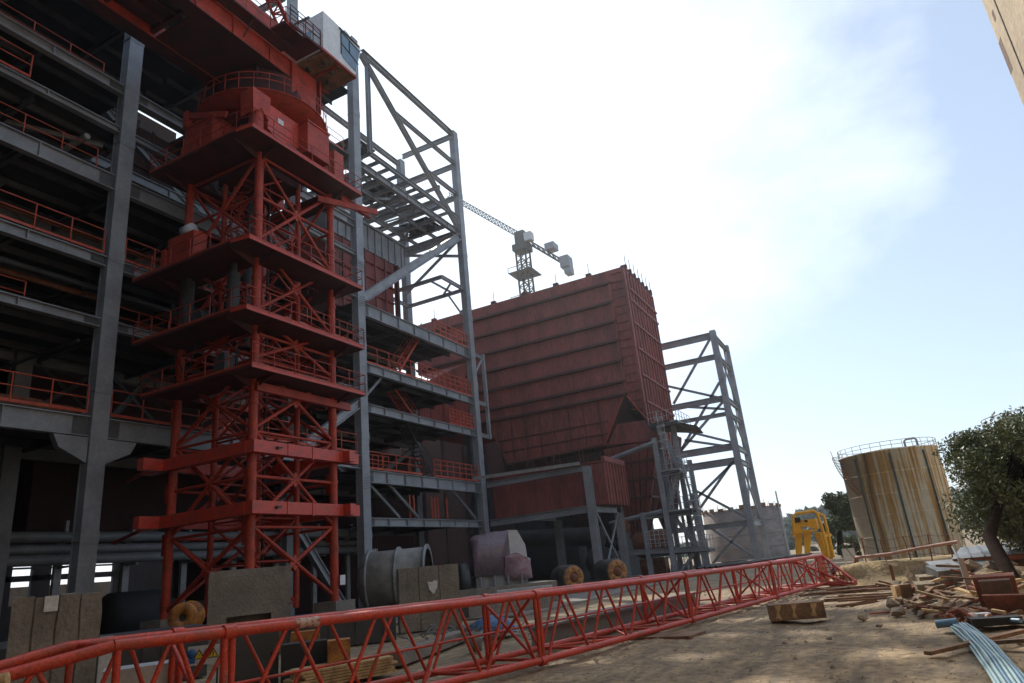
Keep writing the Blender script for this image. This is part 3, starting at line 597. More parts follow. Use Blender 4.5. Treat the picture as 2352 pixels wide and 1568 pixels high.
b = MB(); b.bar((-18.7, 49.2, 5.1), (-18.6, 53.8, .3), .12); b.bar((-18.7, 49.2, .3), (-18.6, 53.8, 5.1), .12); b.build('brace', 'steel', sf)

# ================================================================== OPEN BRACED TOWER BEHIND THE PRECIPITATOR
ft = thing('braced_tower', 'open grey cross-braced steel tower right of the rust-red casing', 'steel tower', (-11.2, 70, 0))
FX, FY0, FY1, FXL = -11.2, 70., 76.8, -21.
for x, y in ((FX, FY0), (FX, FY1), (FXL, FY0), (FXL, FY1)):
    b = MB(); b.ibeam((x, y, 0), (x, y, 23.1), .6, .55, .05, .05, up=(0, 1, 0)); b.build('column', 'steel_pale' if x == FX else 'steel', ft)
for z, h_ in ((22.9, .7), (20.6, .55), (16.2, .6), (14.6, .4), (11.3, .7), (9.9, .7), (4.0, .5)):
    b = MB(); b.ibeam((FXL+.3, FY0, z-.3), (FX-.3, FY0, z-.3), .3, h_, .04, .03); b.build('beam', 'steel', ft)
    b = MB(); b.ibeam((FX, FY0+.3, z-.3), (FX, FY1-.3, z-.3), .3, min(h_, .5), .04, .03); b.build('beam', 'steel', ft)
for p, q in (((-16.5, 70, 16.3), (-11.5, 70, 22.4)), ((-16.5, 70, 11.5), (-11.5, 70, 17.6)), ((-17, 70, 16.2), (-11.5, 70, 14.8)), ((-17.5, 70, 18.6), (-11.5, 70, 15.9)), ((-19, 70, 9.4), (-11.5, 70, 15.6)),
             ((-17, 70, 4.2), (-11.5, 70, 9.8)), ((-16.6, 70, 6.0), (-11.5, 70, 9.6)), ((-15.8, 70, 7.3), (-11.2, 70, 4.0)), ((-15.4, 70, .3), (-11.3, 70, 3.8)), ((-15.2, 70, 3.8), (-11.3, 70, .4)), ((-15.5, 70, 13.2), (-11.4, 70, 11.4)), ((-16, 70, 12.4), (-11.6, 70, 11.0))):
    b = MB(); b.bar(p, q, .2, .24); b.build('brace', 'steel', ft)
for a, c in ((22.6, 16.4), (16.0, 11.4), (11, 4.2)):
    for s_ in (0, 1):
        b = MB(); b.bar((FX, FY0+.2, a if s_ else c), (FX, FY1-.2, c if s_ else a), .16, .2); b.build('side_brace', 'steel', ft)

# ================================================================== STAIR TOWER IN FRONT OF THE HOPPERS
stt = thing('stair_tower', 'crowded grey stair tower with ladders and small platforms below the right corner of the casing', 'stair tower', (-15, 56, 0))
for x, y, z1 in ((-15.2, 55.6, 10.8), (-17.2, 55.8, 5), (-13.9, 57.5, 12), (-12.9, 56, 6), (-13.4, 59, 9), (-15.6, 59, 12)):
    b = MB(); b.ibeam((x, y, 0), (x, y, z1), .36, .34, .04, .04); b.build('column', 'steel', stt)
for z, x0, x1, y0, y1 in ((12.0, -15.6, -13.2, 56.2, 61), (8.0, -15.4, -13.6, 55.7, 58), (4.8, -15.4, -12.9, 55.8, 58), (1.75, -17.2, -12.4, 55.8, 58)):
    b = MB(); b.box((x0, y0, z-.05), (x1, y1, z)); b.bar((x0, y0, z-.16), (x1, y0, z-.16), .12, .2); b.bar((x1, y0, z-.16), (x1, y1, z-.16), .12, .2); b.bar((x0, y0, z-.16), (x0, y1, z-.16), .12, .2)
    b.build('platform', 'steel_dark', stt)
    railing([(x0, y0, z), (x1, y0, z), (x1, y1, z)], h=1.05, r=.022, step=.9, toe=.1).build('handrail', 'galv', stt)
b = MB(); b.add([(-15.6,56.1,12.1),(-13.9,56.1,12.15),(-11.9,57.5,11.5),(-12.2,61,11.4),(-15.6,61,12.1)], [(0,1,2,3,4)]); b.add([(-15.6,56.1,12.03),(-13.9,56.1,12.08),(-11.9,57.5,11.43),(-12.2,61,11.33),(-15.6,61,12.03)], [(4,3,2,1,0)]); b.build('canopy', 'steel_dark', stt)
for i, (p, q) in enumerate((((-15,56.2,.1),(-13.4,56.2,1.7)), ((-13.4,56.6,1.8),(-15,56.6,4.7)), ((-15,56.2,4.9),(-13.8,56.2,7.9)), ((-13.8,56.7,8.1),(-15.1,56.7,11.9)))):
    stair(p, q, .6, 'steel', stt, 'stair_flight', 10)
b = MB()
for z0, z1, x in ((8, 12.8, -14.6), (4.8, 9, -13.2), (1.8, 6, -13.0)):
    for s_ in (0, .45): b.tube((x+s_, 55.6, z0), (x+s_-.1, 55.6, z1), .025, n=6)
    for z in np.arange(z0+.2, z1, .3): b.tube((x, 55.6, z), (x+.45, 55.6, z), .015, n=5)
    for z in np.arange(z0+1.8, z1, .6): b.lathe((x+.2, 55.3, z), [(.36, 0), (.36, .05)], n=12)
b.build('caged_ladder', 'galv', stt)
b = MB()
for p, q in (((-15.2,55.5,10.4),(-21.5,57.5,9.6)), ((-15.4,55.6,4.9),(-20.5,57,4.5))): b.tube(p, q, .2, n=12)
b.path([(-14.2,56.9,0), (-14.3,56.9,7), (-14.6,57.2,7.8), (-14.4,57.4,10.5)], .12); b.path([(-13.5,57.1,.2), (-13.7,57.1,5), (-13.3,57.0,5.8), (-13.6,57,9)], .1)
b.build('riser_pipe', 'steel', stt)
for p, q, w_, h_ in (((-19.9, 55.8, 2.05), (-12.4, 55.7, 1.75), .25, .4), ((-17.2, 55.9, 4.6), (-13, 55.9, 4.5), .2, .3), ((-15.2, 55.7, 7.7), (-13.6, 55.7, 7.8), .2, .25)):
    b = MB(); b.ibeam(p, q, w_, h_); b.build('beam', 'steel', stt)
railing([(-17.2, 55.6, 2.2), (-15.3, 55.6, 2.15)], h=1.3, r=.03, step=.4, rails=(1, .75, .5, .25), toe=0).build('handrail', 'galv', stt)
b = MB(); b.lathe((-18.1, 60, 2.6), [(0, -1.5), (.8, -1.5), (1.15, -1.1), (1.15, 1.1), (.8, 1.5), (0, 1.5)], axis=(1, .2, 0), n=24); b.box((-19.2, 59.4, .0), (-17, 60.6, 1.4))
tag(b.build('fan_casing', 'rust', loc=(-17.8, 60, 0)), 'round dusty brown fan casing under the hoppers beside the stair tower', 'fan')

# ================================================================== SILO, TANKS, DISTANT CRANE
so = thing('concrete_silo', 'unfinished grey concrete silo with timber formwork on its rim, behind the braced tower', 'silo', (-16.6, 96, 0))
b = MB(); b.lathe((-16.6, 98, 0), [(5.05, -1), (5.05, 6.2), (4.8, 6.2), (4.8, 5)], n=48); b.build('wall', 'conc_silo', so)
b = MB()
for z in (1.3, 2.9, 4.5): b.lathe((-16.6, 98, z), [(5.052, 0), (5.09, .02), (5.09, .08), (5.052, .1)], n=48)
b.build('pour_joint', 'conc', so)
rnd = random.Random(3)
for i in range(46):
    a = i/46*2*math.pi; h_ = rnd.uniform(.2, .55)
    if i % 2 == 0:
        b = MB(); cpt = Vector((-16.6+5.1*math.cos(a), 98+5.1*math.sin(a), 6.1)); b.box(cpt-Vector((.35, .05, 0)), cpt+Vector((.35, .05, h_)), a+math.pi/2, cpt); b.build('formwork_board', 'wood_old' if i % 4 else 'rust', so)
for i in range(40): a = rnd.uniform(0, 6.28); b = MB(); b.tube((-16.6+4.95*math.cos(a), 98+4.95*math.sin(a), 6.1), (-16.6+4.95*math.cos(a), 98+4.95*math.sin(a), 6.1+rnd.uniform(.4, 1.0)), .025, n=5); b.build('reinforcing_bar', 'rust', so)
b = MB()
for s_ in (-.4, .4): b.tube((-11.6, 97+s_, 0), (-11.6, 97+s_, 8), .05); 
for z in np.arange(.5, 8, .7): b.bar((-11.6, 96.6, z), (-11.6, 97.4, z+.6), .05)
b.build('access_ladder', 'galv', so)

TK = Vector((1.22, 53.4, .1)); TR = 3.02
tk = thing('storage_tank', 'rusty streaked round oil tank with a railing and spiral ladder, standing on the earth bank', 'tank', TK)
b = MB(); b.lathe(TK, [(TR, -.5), (TR, 6.5), (TR+.05, 6.5), (TR+.05, 6.58), (0, 6.95)], n=72); b.build('shell', 'tank', tk); b = MB()
for z in (1.25, 2.55, 3.85, 5.15): b.lathe(TK+Vector((0, 0, z)), [(TR+.001, 0), (TR+.014, .012), (TR+.014, .03), (TR+.001, .042)], n=72)
b.build('weld_seam', 'tank', tk)
b = MB()
for a in (-2.28, -1.55, -.85):
    p = TK+Vector(((TR+.04)*math.cos(a), (TR+.04)*math.sin(a), -.2)); b.bar(p, p+Vector((0, 0, 6.5)), .11, .07)
b.build('down_pipe', mat('dark_green_paint', (.035,.06,.05), .6), tk)
b = MB()
for zz in (.25, .5):
    b.lathe(TK+Vector((0, 0, 6.58+zz)), [(TR-.015, 0), (TR+.015, 0), (TR+.015, .03), (TR-.015, .03)], n=64)
for i in range(30): a = i/30*2*math.pi; p = TK+Vector((TR*math.cos(a), TR*math.sin(a), 6.55)); b.tube(p, p+Vector((0, 0, .52)), .018, n=5)
b.build('railing', 'galv', tk)
b = MB()
for i in range(26):
    a = math.pi+.85-i*.028; z = 3.9+i*.115; p = TK+Vector((TR*math.cos(a), TR*math.sin(a), z)); q = TK+Vector(((TR+.42)*math.cos(a), (TR+.42)*math.sin(a), z)); b.bar(p, q, .1, .03)
b.path([TK+Vector(((TR+.42)*math.cos(math.pi+.85-i*.028), (TR+.42)*math.sin(math.pi+.85-i*.028), 3.9+i*.115+.45)) for i in range(26)], .02)
b.path([TK+Vector(((TR+.42)*math.cos(math.pi+.85-i*.028), (TR+.42)*math.sin(math.pi+.85-i*.028), 3.9+i*.115)) for i in range(26)], .025)
b.build('spiral_ladder', 'rust', tk)
b = MB(); p = TK+Vector((1.1, -2.3, 6.5)); b.path([p, p+Vector((0, 0, .5)), p+Vector((.15, 0, .6)), p+Vector((.6, 0, .6)), p+Vector((.7, 0, .5)), p+Vector((.7, 0, 0))], .07); b.build('vent_pipe', 'galv', tk)
T2 = Vector((10.2, 50, -.15))
t2 = thing('storage_tank', 'second storage tank mostly hidden behind the large tree, only its railed rim showing', 'tank', T2)
b = MB(); b.lathe(T2, [(3.6, -.5), (3.6, 6.9), (0, 7.3)], n=64); b.build('shell', 'tank', t2)
b = MB()
for zz in (.35, .7): b.lathe(T2+Vector((0, 0, 6.9+zz)), [(3.6, 0), (3.63, .03), (3.6, .05)], n=64)
for i in range(26): a = i/26*2*math.pi; p = T2+Vector((3.6*math.cos(a), 3.6*math.sin(a), 6.9)); b.tube(p, p+Vector((0, 0, .72)), .02, n=5)
b.build('railing', 'galv', t2)

tcn = thing('distant_tower_crane', 'small hazy grey tower crane with counterweights, far off above the rust-red casing', 'crane', (-50, 112, 0))
bc = atY(1208, 690, 110); tp = atY(1205, 575, 110); s_ = 1.35
b = MB(); cxm = (bc.x+tp.x)/2; zt = tp.z
for a in (-s_/1., s_/1.):
    for c in (-s_/1., s_/1.): b.bar((cxm+a*.75, 110+c*.75, 0), (cxm+a*.75, 110+c*.75, zt), .28)
z = 30.
while z < zt-1:
    for c in (-s_*.75, s_*.75):
        b.bar((cxm-s_*.75, 110+c, z), (cxm+s_*.75, 110+c, z+1.7), .14); b.bar((cxm+s_*.75, 110+c, z), (cxm-s_*.75, 110+c, z+1.7), .14)
        b.bar((cxm+c, 110-s_*.75, z), (cxm+c, 110+s_*.75, z+1.7), .14); b.bar((cxm+s_*.75, 110+c, z), (cxm-s_*.75, 110+c, z), .14)
    z += 1.7
b.build('mast', 'deck', tcn)
b = MB()
for z in (zt-5, zt-11): b.box((cxm-2.4, 107.6, z), (cxm+2.4, 112.4, z+.15)); 
for z in (zt-5, zt-11):
    for a in (-2.4, 0, 2.4): b.tube((cxm+a, 107.6, z), (cxm+a, 107.6, z+1.1), .07); 
    b.tube((cxm-2.4, 107.6, z+1.1), (cxm+2.4, 107.6, z+1.1), .07)
b.build('mast_platform', 'steel_dark', tcn); b = MB(); b.box((cxm-1.5, 108.5, zt-.1), (cxm+1.5, 111.5, zt+1.2)); b.box((cxm-1.0, 109, zt+1.2), (cxm+1.0, 111, zt+4.0)); b.build('slewing_unit', 'steel_dark', tcn); b = MB(); b.box((cxm+1.2, 108.6, zt+1.3), (cxm+2.7, 110.0, zt+3.0)); b.build('cab', 'palegrey', tcn)
ja = Vector((cxm, 110, zt+2.6)); jb = atY(1020, 445, 110); jb = ja+(jb-ja)*1.0; jb.y = 112
b = MB()
def lattice(b, p, q, w=1.1, h=1.3, n=14, r=.07):
    p, q = Vector(p), Vector(q); sx = (q-p).cross(Vector((0,0,1))).normalized()*w/2; up = Vector((0, 0, h)); prev = None
    for i in range(n+1):
        c = p.lerp(q, i/n); cur = (c-sx, c+sx, c+up)
        if prev:
            for a_, b_ in zip(prev, cur): b.bar(a_, b_, r*2)
            b.bar(prev[0], cur[2], r*1.2); b.bar(prev[2], cur[1], r*1.2); b.bar(prev[0], cur[1], r*1.2); b.bar(prev[2], cur[0], r*1.2)
        prev = cur
lattice(b, ja, jb, 1.1, 1.3, 22, .09); b.build('jib', 'steel_mid', tcn)
b = MB(); jc = atY(1292, 610, 110); lattice(b, ja, jc+Vector((0, 0, .5)), 1.4, .8, 8, .12); b.build('counter_jib', 'steel_dark', tcn)
for px, sx, sz in (((1266, 566), .95, .8), ((1300, 600), .85, 1.4)):
    c = atY(*px, 110); b = MB(); b.box((c.x-sx, 108.9, c.z-sz), (c.x+sx, 111.2, c.z+sz*.6))
    if sz > 1.2: b.box((c.x-.3, 109.2, c.z-sz-1.3), (c.x+sx+.1, 111, c.z-sz-.003))
    b.build('counterweight', 'steel', tcn)

# cream building close on the right, mostly out of frame
cb_ = thing('cream_building', 'sunlit cream rendered building edge leaning into the upper right corner with a narrow slit window', 'building', (8, 10, 0))
b = MB(); X = 6.0; b.box((X, -25, 0), (X+14, 21.15, 26)); b.build('wall', 'conc_warm', cb_)
for px, wd, hg in (((2310, 128), .16, 1.1), ((2283, 36), .1, .32)):
    c = atX(*px, X); b = MB(); b.box((X-.004, c.y-wd, c.z-hg/2), (X+.3, c.y+wd, c.z+hg/2)); b.build('window', 'shed', cb_)
b = MB()
for y in (20.2, 17.4): b.box((X-.02, y, 0), (X-.002, y+.05, 26))
b.build('wall_joint', 'conc', cb_)
#@@PART3
# ================================================================== TOWER CRANE (red)
LA = (-21.2, 19.1); S = 4.6
A_, B_, C_, D_ = LA, (LA[0], LA[1]+S), (LA[0]-S, LA[1]), (LA[0]-S, LA[1]+S)
tc_ = thing('tower_crane', 'big dark red tower crane mast with stacked work platforms, slewing deck and white cab', 'tower crane', (-23.5, 21.4, 0))
def cp(b, name, m='red', par=None): return b.build(name, m, par or tc_)
for i, (x, y) in enumerate((A_, B_, C_, D_)):
    b = MB(); b.tube((x, y, 1.1), (x, y, 21.4), .18, n=16)
    for z in (3.2, 6.0, 8.9, 11.6, 14.4, 17.4, 19.9): b.tube((x, y, z), (x, y, z+.16), .21, n=16)
    for z in (5.6, 3.5): b.box((x-.42, y-.03, z), (x+.1, y+.03, z+.85))
    cp(b, 'leg')
    b = MB(); b.box((x-.6, y-.6, 0), (x+.6, y+.6, 1.1)); cp(b, 'footing', 'conc')
def face(p, q):
    levels = [1.3, 4.2, 7.9, 10.9, 13.0, 16.3, 20.6]; p, q = Vector((*p, 0)), Vector((*q, 0)); mid = p.lerp(q, .5)
    for i, (a, c) in enumerate(zip(levels[:-1], levels[1:])):
        up = lambda v, z: Vector((v.x, v.y, z)); mz = (a+c)/2; r = .078
        for u, v in (((p, a), (q, c)), ((q, a), (p, c))):
            b = MB(); b.tube(up(u[0], u[1]), up(v[0], v[1]), r, n=10); cp(b, 'brace')
        b = MB(); d = (q-p).normalized()*.3; b.prism([up(mid-d, mz-.05), up(mid, mz-.32), up(mid+d, mz), up(mid, mz+.32)], d.cross(Vector((0, 0, 1)))*.12); b.tube(up(p, c-.08), up(q, c-.08), r*.8, n=10)
        if i % 2 == 1: b.tube(up(p, mz), up(q, mz), .07, n=8)
        cp(b, 'gusset')
for p, q in ((A_, B_), (C_, A_), (C_, D_), (D_, B_)): face(p, q)
# inner telescoping mast seen through the climbing frame
IA, IB = (-22.3, 20.2), (-24.7, 22.6)
for x in (IA[0], IB[0]):
    for y in (IA[1], IB[1]):
        b = MB(); b.tube((x, y, 1), (x, y, 22), .13, n=12); cp(b, 'inner_leg')
for k in range(12):
    z = 1.2+k*1.7; b = MB()
    for (p, q) in (((IA[0], IA[1]), (IA[0], IB[1])), ((IA[0], IA[1]), (IB[0], IA[1])), ((IB[0], IA[1]), (IB[0], IB[1])), ((IB[0], IB[1]), (IA[0], IB[1]))):
        s1 = k % 2; b.tube((*p, z if s1 else z+1.7), (*q, z+1.7 if s1 else z), .055, n=6); b.tube((*p, z), (*q, z), .045, n=6)
    cp(b, 'inner_lacing')
# chord tube below the lowest platform
b = MB(); b.bar((-21.0, 19.0, 9.6), (-21.0, 24.6, 9.6), .24, .34); cp(b, 'chord')
# pinwheel collar beams
for z in (4.81, 7.14):
    for k, (p, q) in enumerate((((-20.9, 18.72, z), (-20.9, 24.85, z)), ((-21.12, 18.9, z), (-27.2, 18.9, z)), ((-26.1, 17.8, z+.0), (-26.1, 24.1, z)), ((-20.3, 23.95, z), (-25.85, 23.95, z)))):
        b = MB(); b.bar(p, q, .42 if k < 2 else .36, .48)
        if k == 0:
            for y in (20.5, 21.9, 23.6): b.bar((-20.9, y-.03, z), (-20.9, y+.03, z), .47, .6 if y == 21.9 else .51)
        cp(b, 'collar_beam', 'boomred')
    b = MB()
    for y in (19.9, 24.2): b.tube((-20.70, y, z), (-20.63, y, z), .07, n=10); b.bar((-20.66, y, z), (-20.66, y+.25, z+.05), .04)
    cp(b, 'lock_pin', 'black')
b = MB(); b.tube((-27.2, 18.9, 4.7), (-30, 19.5, 4.4), .08); cp(b, 'tie_rod')
b = MB(); b.tube((-27.2, 18.9, 7.1), (-29.5, 19.5, 7.0), .08); cp(b, 'tie_rod')
# working platforms: ring of plates with upstand edge, brackets and handrail
for z, xo, ym, yM, xm, ch in ((10.0, -19.95, 17.85, 24.55, -26.5, .0), (12.3, -19.98, 17.42, 24.6, -26.7, .75), (15.4, -20.0, 17.45, 24.6, -27.1, .9), (20.7, -19.95, 17.42, 24.7, -26.5, .85)):
    pts = [(xo, yM), (xo, ym+ch*.15), (xo-ch, ym), (xm, ym), (xm, yM)] if ch else [(xo, yM), (xo, ym), (xm, ym), (xm, yM)]
    inn = [(-21.6, 23.4), (-21.6, 19.5), (-21.6, 19.5), (-25.5, 19.5), (-25.5, 23.4)] if ch else [(-21.6, 23.4), (-21.6, 19.5), (-25.5, 19.5), (-25.5, 23.4)]
    n = len(pts); b = MB()
    vs = [(x, y, zz) for zz in (z-.06, z) for x, y in pts+inn]; N2 = 2*n
    fs = []
    for i in range(n):
        j = (i+1) % n
        fs += [(N2+i, N2+j, N2+n+j, N2+n+i), (i, n+i, n+j, j), (i, j, N2+j, N2+i)]
        if inn[i] != inn[j]: fs.append((n+i, N2+n+i, N2+n+j, n+j))
    b.add(vs, fs)
    eb = MB()
    for i in range(n): (b if pts[i][1] == pts[(i+1) % n][1] and pts[i][1] < 20 else eb).bar((*pts[i], z+.015), (*pts[(i+1) % n], z+.0), .05, .10)  # near-left edge strips carry the painted shade of the deck
    for (ax, ay) in (A_, B_, C_, D_):
        ox = xo if ax > -23 else xm; oy = ym if ay < 21 else yM
        b.prism([(ox+(.15 if ax < -23 else -.15), ay-.03, z-.07), (ax, ay-.03, z-.07), (ax, ay-.03, z-.5)], (0, .06, 0)); b.prism([(ax-.03, oy+(.15 if ay < 21 else -.15), z-.07), (ax-.03, ay, z-.07), (ax-.03, ay, z-.5)], (.06, 0, 0))
    pl = cp(b, 'platform', 'red_shaded'); eb.build('edge_strip', 'boomred', pl)
    rp_ = [(x*1.0+(.0), y, z+.05) for x, y in pts]+[(pts[0][0], pts[0][1], z+.05)]
    railing(rp_, h=.92, r=.02, step=1.2, rails=(1, .55)).build('handrail', 'red', pl)
b = MB(); b.bar((-21.0, 22.6, 19.9), (-20.0, 26.0, 20.3), .1, .32); b.ibeam((-20.6, 23.9, 20.35), (-20.6, 26.1, 20.35), .2, .35); cp(b, 'stub_beam')
# inner ladders and hydraulic rams
for z0, z1, x0, x1 in ((10.1, 12.2, -23.2, -22.6), (12.4, 15.3, -22.6, -23.6), (15.5, 20.6, -24.8, -24.2), (1.2, 7, -22.6, -22.6)):
    b = MB()
    for s_ in (0, .5):
        b.tube((x0, 20.3+s_, z0), (x1, 20.3+s_, z1), .03, n=6)
    n = int((z1-z0)/.3)
    for i in range(n): t = (i+.5)/n; b.tube((x0+(x1-x0)*t, 20.3, z0+(z1-z0)*t), (x0+(x1-x0)*t, 20.8, z0+(z1-z0)*t), .018, n=5)
    for i in range(0, n, 2): t = (i+.5)/n; b.lathe((x0+(x1-x0)*t+.35, 20.55, z0+(z1-z0)*t), [(.38, 0), (.38, .04)], n=12)
    cp(b, 'ladder')
for x, y, z0, z1 in ((-22.0, 18.6, 12.35, 14.7), (-25.0, 18.7, 12.35, 15.2), (-24.2, 21.3, 12.5, 20)):
    b = MB(); b.tube((x, y, z0), (x, y, z1), .26, n=16); b.tube((x, y, z1), (x, y, z1+.5), .13, n=12); cp(b, 'hydraulic_ram', 'steel_dark')
b = MB(); b.box((-25.9, 18.2, 15.45), (-24.2, 18.9, 17.4)); b.box((-24.0, 18.0, 15.45), (-22.6, 18.9, 15.9)); b.box((-26.2, 18.1, 15.45), (-25.95, 18.9, 16.9)); cp(b, 'hydraulic_cabinet')
b = MB(); b.lathe((-24.8, 18.4, 17.6), [(.0, -.3), (.28, -.3), (.28, .3), (0, .3)], axis=(1, 0, 0), n=16); cp(b, 'hose_reel', 'palegrey')
b = MB(); b.path([(-22.8, 21.2, z+.0) for z in (1, 8, 15, 22)], .06); cp(b, 'power_cable', 'black')
b = MB(); rnd = random.Random(2)
for k in range(26):      # slack hoses and cables looped over the platforms
    zc = rnd.choice((10.05, 12.35, 15.45, 20.75)); x, y = rnd.uniform(-25.8, -21.3), rnd.uniform(18, 19.2); x2, y2 = x+rnd.uniform(-1.4, 1.4), y+rnd.uniform(-.3, 1.8); h1 = rnd.uniform(.1, 2.2)
    b = MB(); b.path([(x, y, zc+h1), (x*.6+x2*.4, y*.6+y2*.4, zc+.1), (x2, y2, zc+rnd.uniform(.2, 1.6))], .03, n=5); cp(b, 'hose', 'black')
for x, y, z, sx, sy, sz in ((-20.6, 20.3, 20.75, .5, .7, .55), (-20.7, 21.3, 20.75, .4, 1.3, .45), (-20.7, 18.4, 20.75, .6, .6, .35), (-23.5, 18.2, 12.35, .8, .5, .7), (-21.2, 22.0, 12.35, .4, .9, .5), (-22.0, 18.3, 10.05, .6, .5, .8)):
    b = MB(); b.box((x-sx/2, y-sy/2, z), (x+sx/2, y+sy/2, z+sz)); b.box((x-sx/3, y-sy/3, z+sz), (x+sx/4, y+sy/4, z+sz*1.25)); cp(b, 'machine_box', 'steel_dark')
# corner housings under the slewing ring
def housing(x0, x1, y0, y1, z0, z1, m='red', tubez=None):
    b = MB(); b.box((x0, y0, z0), (x1, y1, z1)); b.box((x0-.05, y0-.05, z1), (x1+.05, y1+.05, z1+.08)); cp(b, 'corner_housing', m)
b = MB(); b.tube((-21.15, 18.8, 20.9), (-21.15, 18.8, 23.5), .33, n=20); cp(b, 'corner_tube')
b = MB(); b.prism([(-20.78, 18.3, 22.3), (-20.78, 18.75, 22.7), (-20.78, 19.2, 22.3), (-20.78, 19.3, 23.6), (-20.78, 18.25, 23.6)], (-.8, 0, 0)); cp(b, 'corner_housing')
housing(-21.7, -20.5, 21.4, 22.9, 21.8, 23.5); 
b = MB(); b.tube((-21.2, 23.2, 21.0), (-21.2, 23.2, 22.0), .3, n=16); b.box((-21.6, 23.4, 21.0), (-20.6, 24.1, 23.0)); cp(b, 'corner_housing')
housing(-25.5, -23.6, 18.4, 19.6, 21.6, 23.3)
b = MB(); b.box((-25.6, 18.3, 23.9), (-25.3, 21.5, 24.3)); b.box((-25.6, 18.3, 23.4), (-25.3, 18.6, 23.9)); b.bar((-25.5, 18.4, 24.1), (-22.9, 18.6, 23.2), .12, .3); cp(b, 'corner_housing')
housing(-26.4, -24.9, 22.6, 24.2, 21.4, 24)
b = MB(); b.box((-25.0, 20.0, 20.8), (-22.2, 22.8, 24.1)); cp(b, 'ring_pedestal', 'red_shaded')
b = MB(); b.box((-21.35, 19.4, 22.1), (-21.05, 21.35, 23.5)); b.prism([(-21.33, 19.5, 22.1), (-21.33, 20.2, 21.7), (-21.33, 21.0, 21.7), (-21.33, 21.3, 22.1)], (.26, 0, 0)); cp(b, 'pedestal_plate', 'boomred')
b = MB(); b.box((-21.04, 20.0, 22.75), (-21.03, 20.35, 23.05)); cp(b, 'notice', 'paper')
b = MB(); RC = Vector((-23.45, 21.35, 24.25)); b.lathe(RC, [(1.4, -.25), (3.0, -.05), (3.02, 0), (3.02, .12), (2.8, .13)], n=64); cp(b, 'slewing_ring')
b = MB(); b.lathe(RC, [(2.9, .14), (2.35, .16), (2.25, 1.9)], n=48); cp(b, 'turntable_drum', 'red_shaded')
b = MB()
for zz in (.6, .95):
    b.lathe(RC+Vector((0, 0, zz)), [(3.1, 0), (3.13, .03), (3.1, .05)], n=64)
for i in range(28): a = i/28*6.283; p = RC+Vector((3.1*math.cos(a), 3.1*math.sin(a), .05)); b.tube(p, p+Vector((0, 0, .95)), .02, n=5)
b.lathe(RC+Vector((0, 0, .0)), [(3.0, .0), (3.16, .0), (3.16, .04), (3.0, .04)], n=64)
cp(b, 'ring_handrail')
# slewing deck: two deep box girders running towards and over the camera
dk = thing_deck = None
zb, zt_ = 26.2, 27.15
b = MB(); b.box((-21.9, 3, zb), (-21.3, 22.9, zt_)); b.box((-25.0, 3, zb), (-24.4, 22.9, zt_)); b.box((-21.95, 3, zt_+.002), (-21.2, 22.95, zt_+.04))
for y in (9, 12.2, 15.4, 17.4, 19.6, 21.6): b.box((-21.29, y, zb), (-21.2, y+.05, zt_))
cp(b, 'slewing_deck'); b = MB(); b.box((-25.05, 3, zb-.04), (-24.35, 22.95, zb-.002)); b.box((-21.95, 3, zb-.04), (-21.25, 22.95, zb-.002)); b.box((-24.4, 15.8, zb+.1), (-21.9, 22.9, zb+.2)); b.box((-24.4, 3, zb+.55), (-21.9, 15.8, zb+.62)); b.box((-24.4, 22.3, zb-1.0), (-21.4, 23.0, zt_)); b.box((-24.2, 19.5, zb-.9), (-22.0, 22.3, zb+.1))
for y in np.arange(4.5, 16, 2.2): b.box((-24.4, y, zb+.2), (-21.9, y+.18, zb+.5))
for x in (-23.6, -22.7): b.box((x, 4, zb+.25), (x+.06, 15.8, zb+.5))
cp(b, 'deck_underside', 'red_shaded')
b = MB(); b.box((-21.3, 21.0, 25.2), (-21.17, 22.7, 27.12)); b.box((-24.4, 23.002, 25.2), (-21.17, 23.1, 27.3)); cp(b, 'end_plate')
# walkway beside the deck with bracket struts and handrail
b = MB(); b.box((-21.2, 3, 27.22), (-20.55, 20.3, 27.3))
for y in np.arange(5, 20, 2.6): b.bar((-21.25, y, 26.4), (-20.6, y, 27.2), .05)
b.box((-21.2, 20.3, 27.4), (-19.6, 21.35, 27.5)); b.bar((-21.2, 20.3, 27.33), (-19.6, 20.3, 27.33), .08, .12); b.bar((-19.62, 19.3, 27.45), (-19.62, 23.9, 27.45), .07, .14); b.box((-21.2, 19.0, 27.31), (-19.7, 20.3, 27.38))
pw = cp(b, 'walkway', 'red_shaded')
railing([(-20.58, 3, 27.3), (-20.58, 19, 27.3), (-19.68, 19.1, 27.3), (-19.62, 21.4, 27.5)], h=1.0, r=.02, step=1.5).build('handrail', 'red', pw)
railing([(-19.6, 19.3, 27.5), (-19.6, 21.35, 27.5)], h=1.05, r=.022, step=.55, rails=(1, .75, .5), toe=0).build('handrail', 'black', pw)
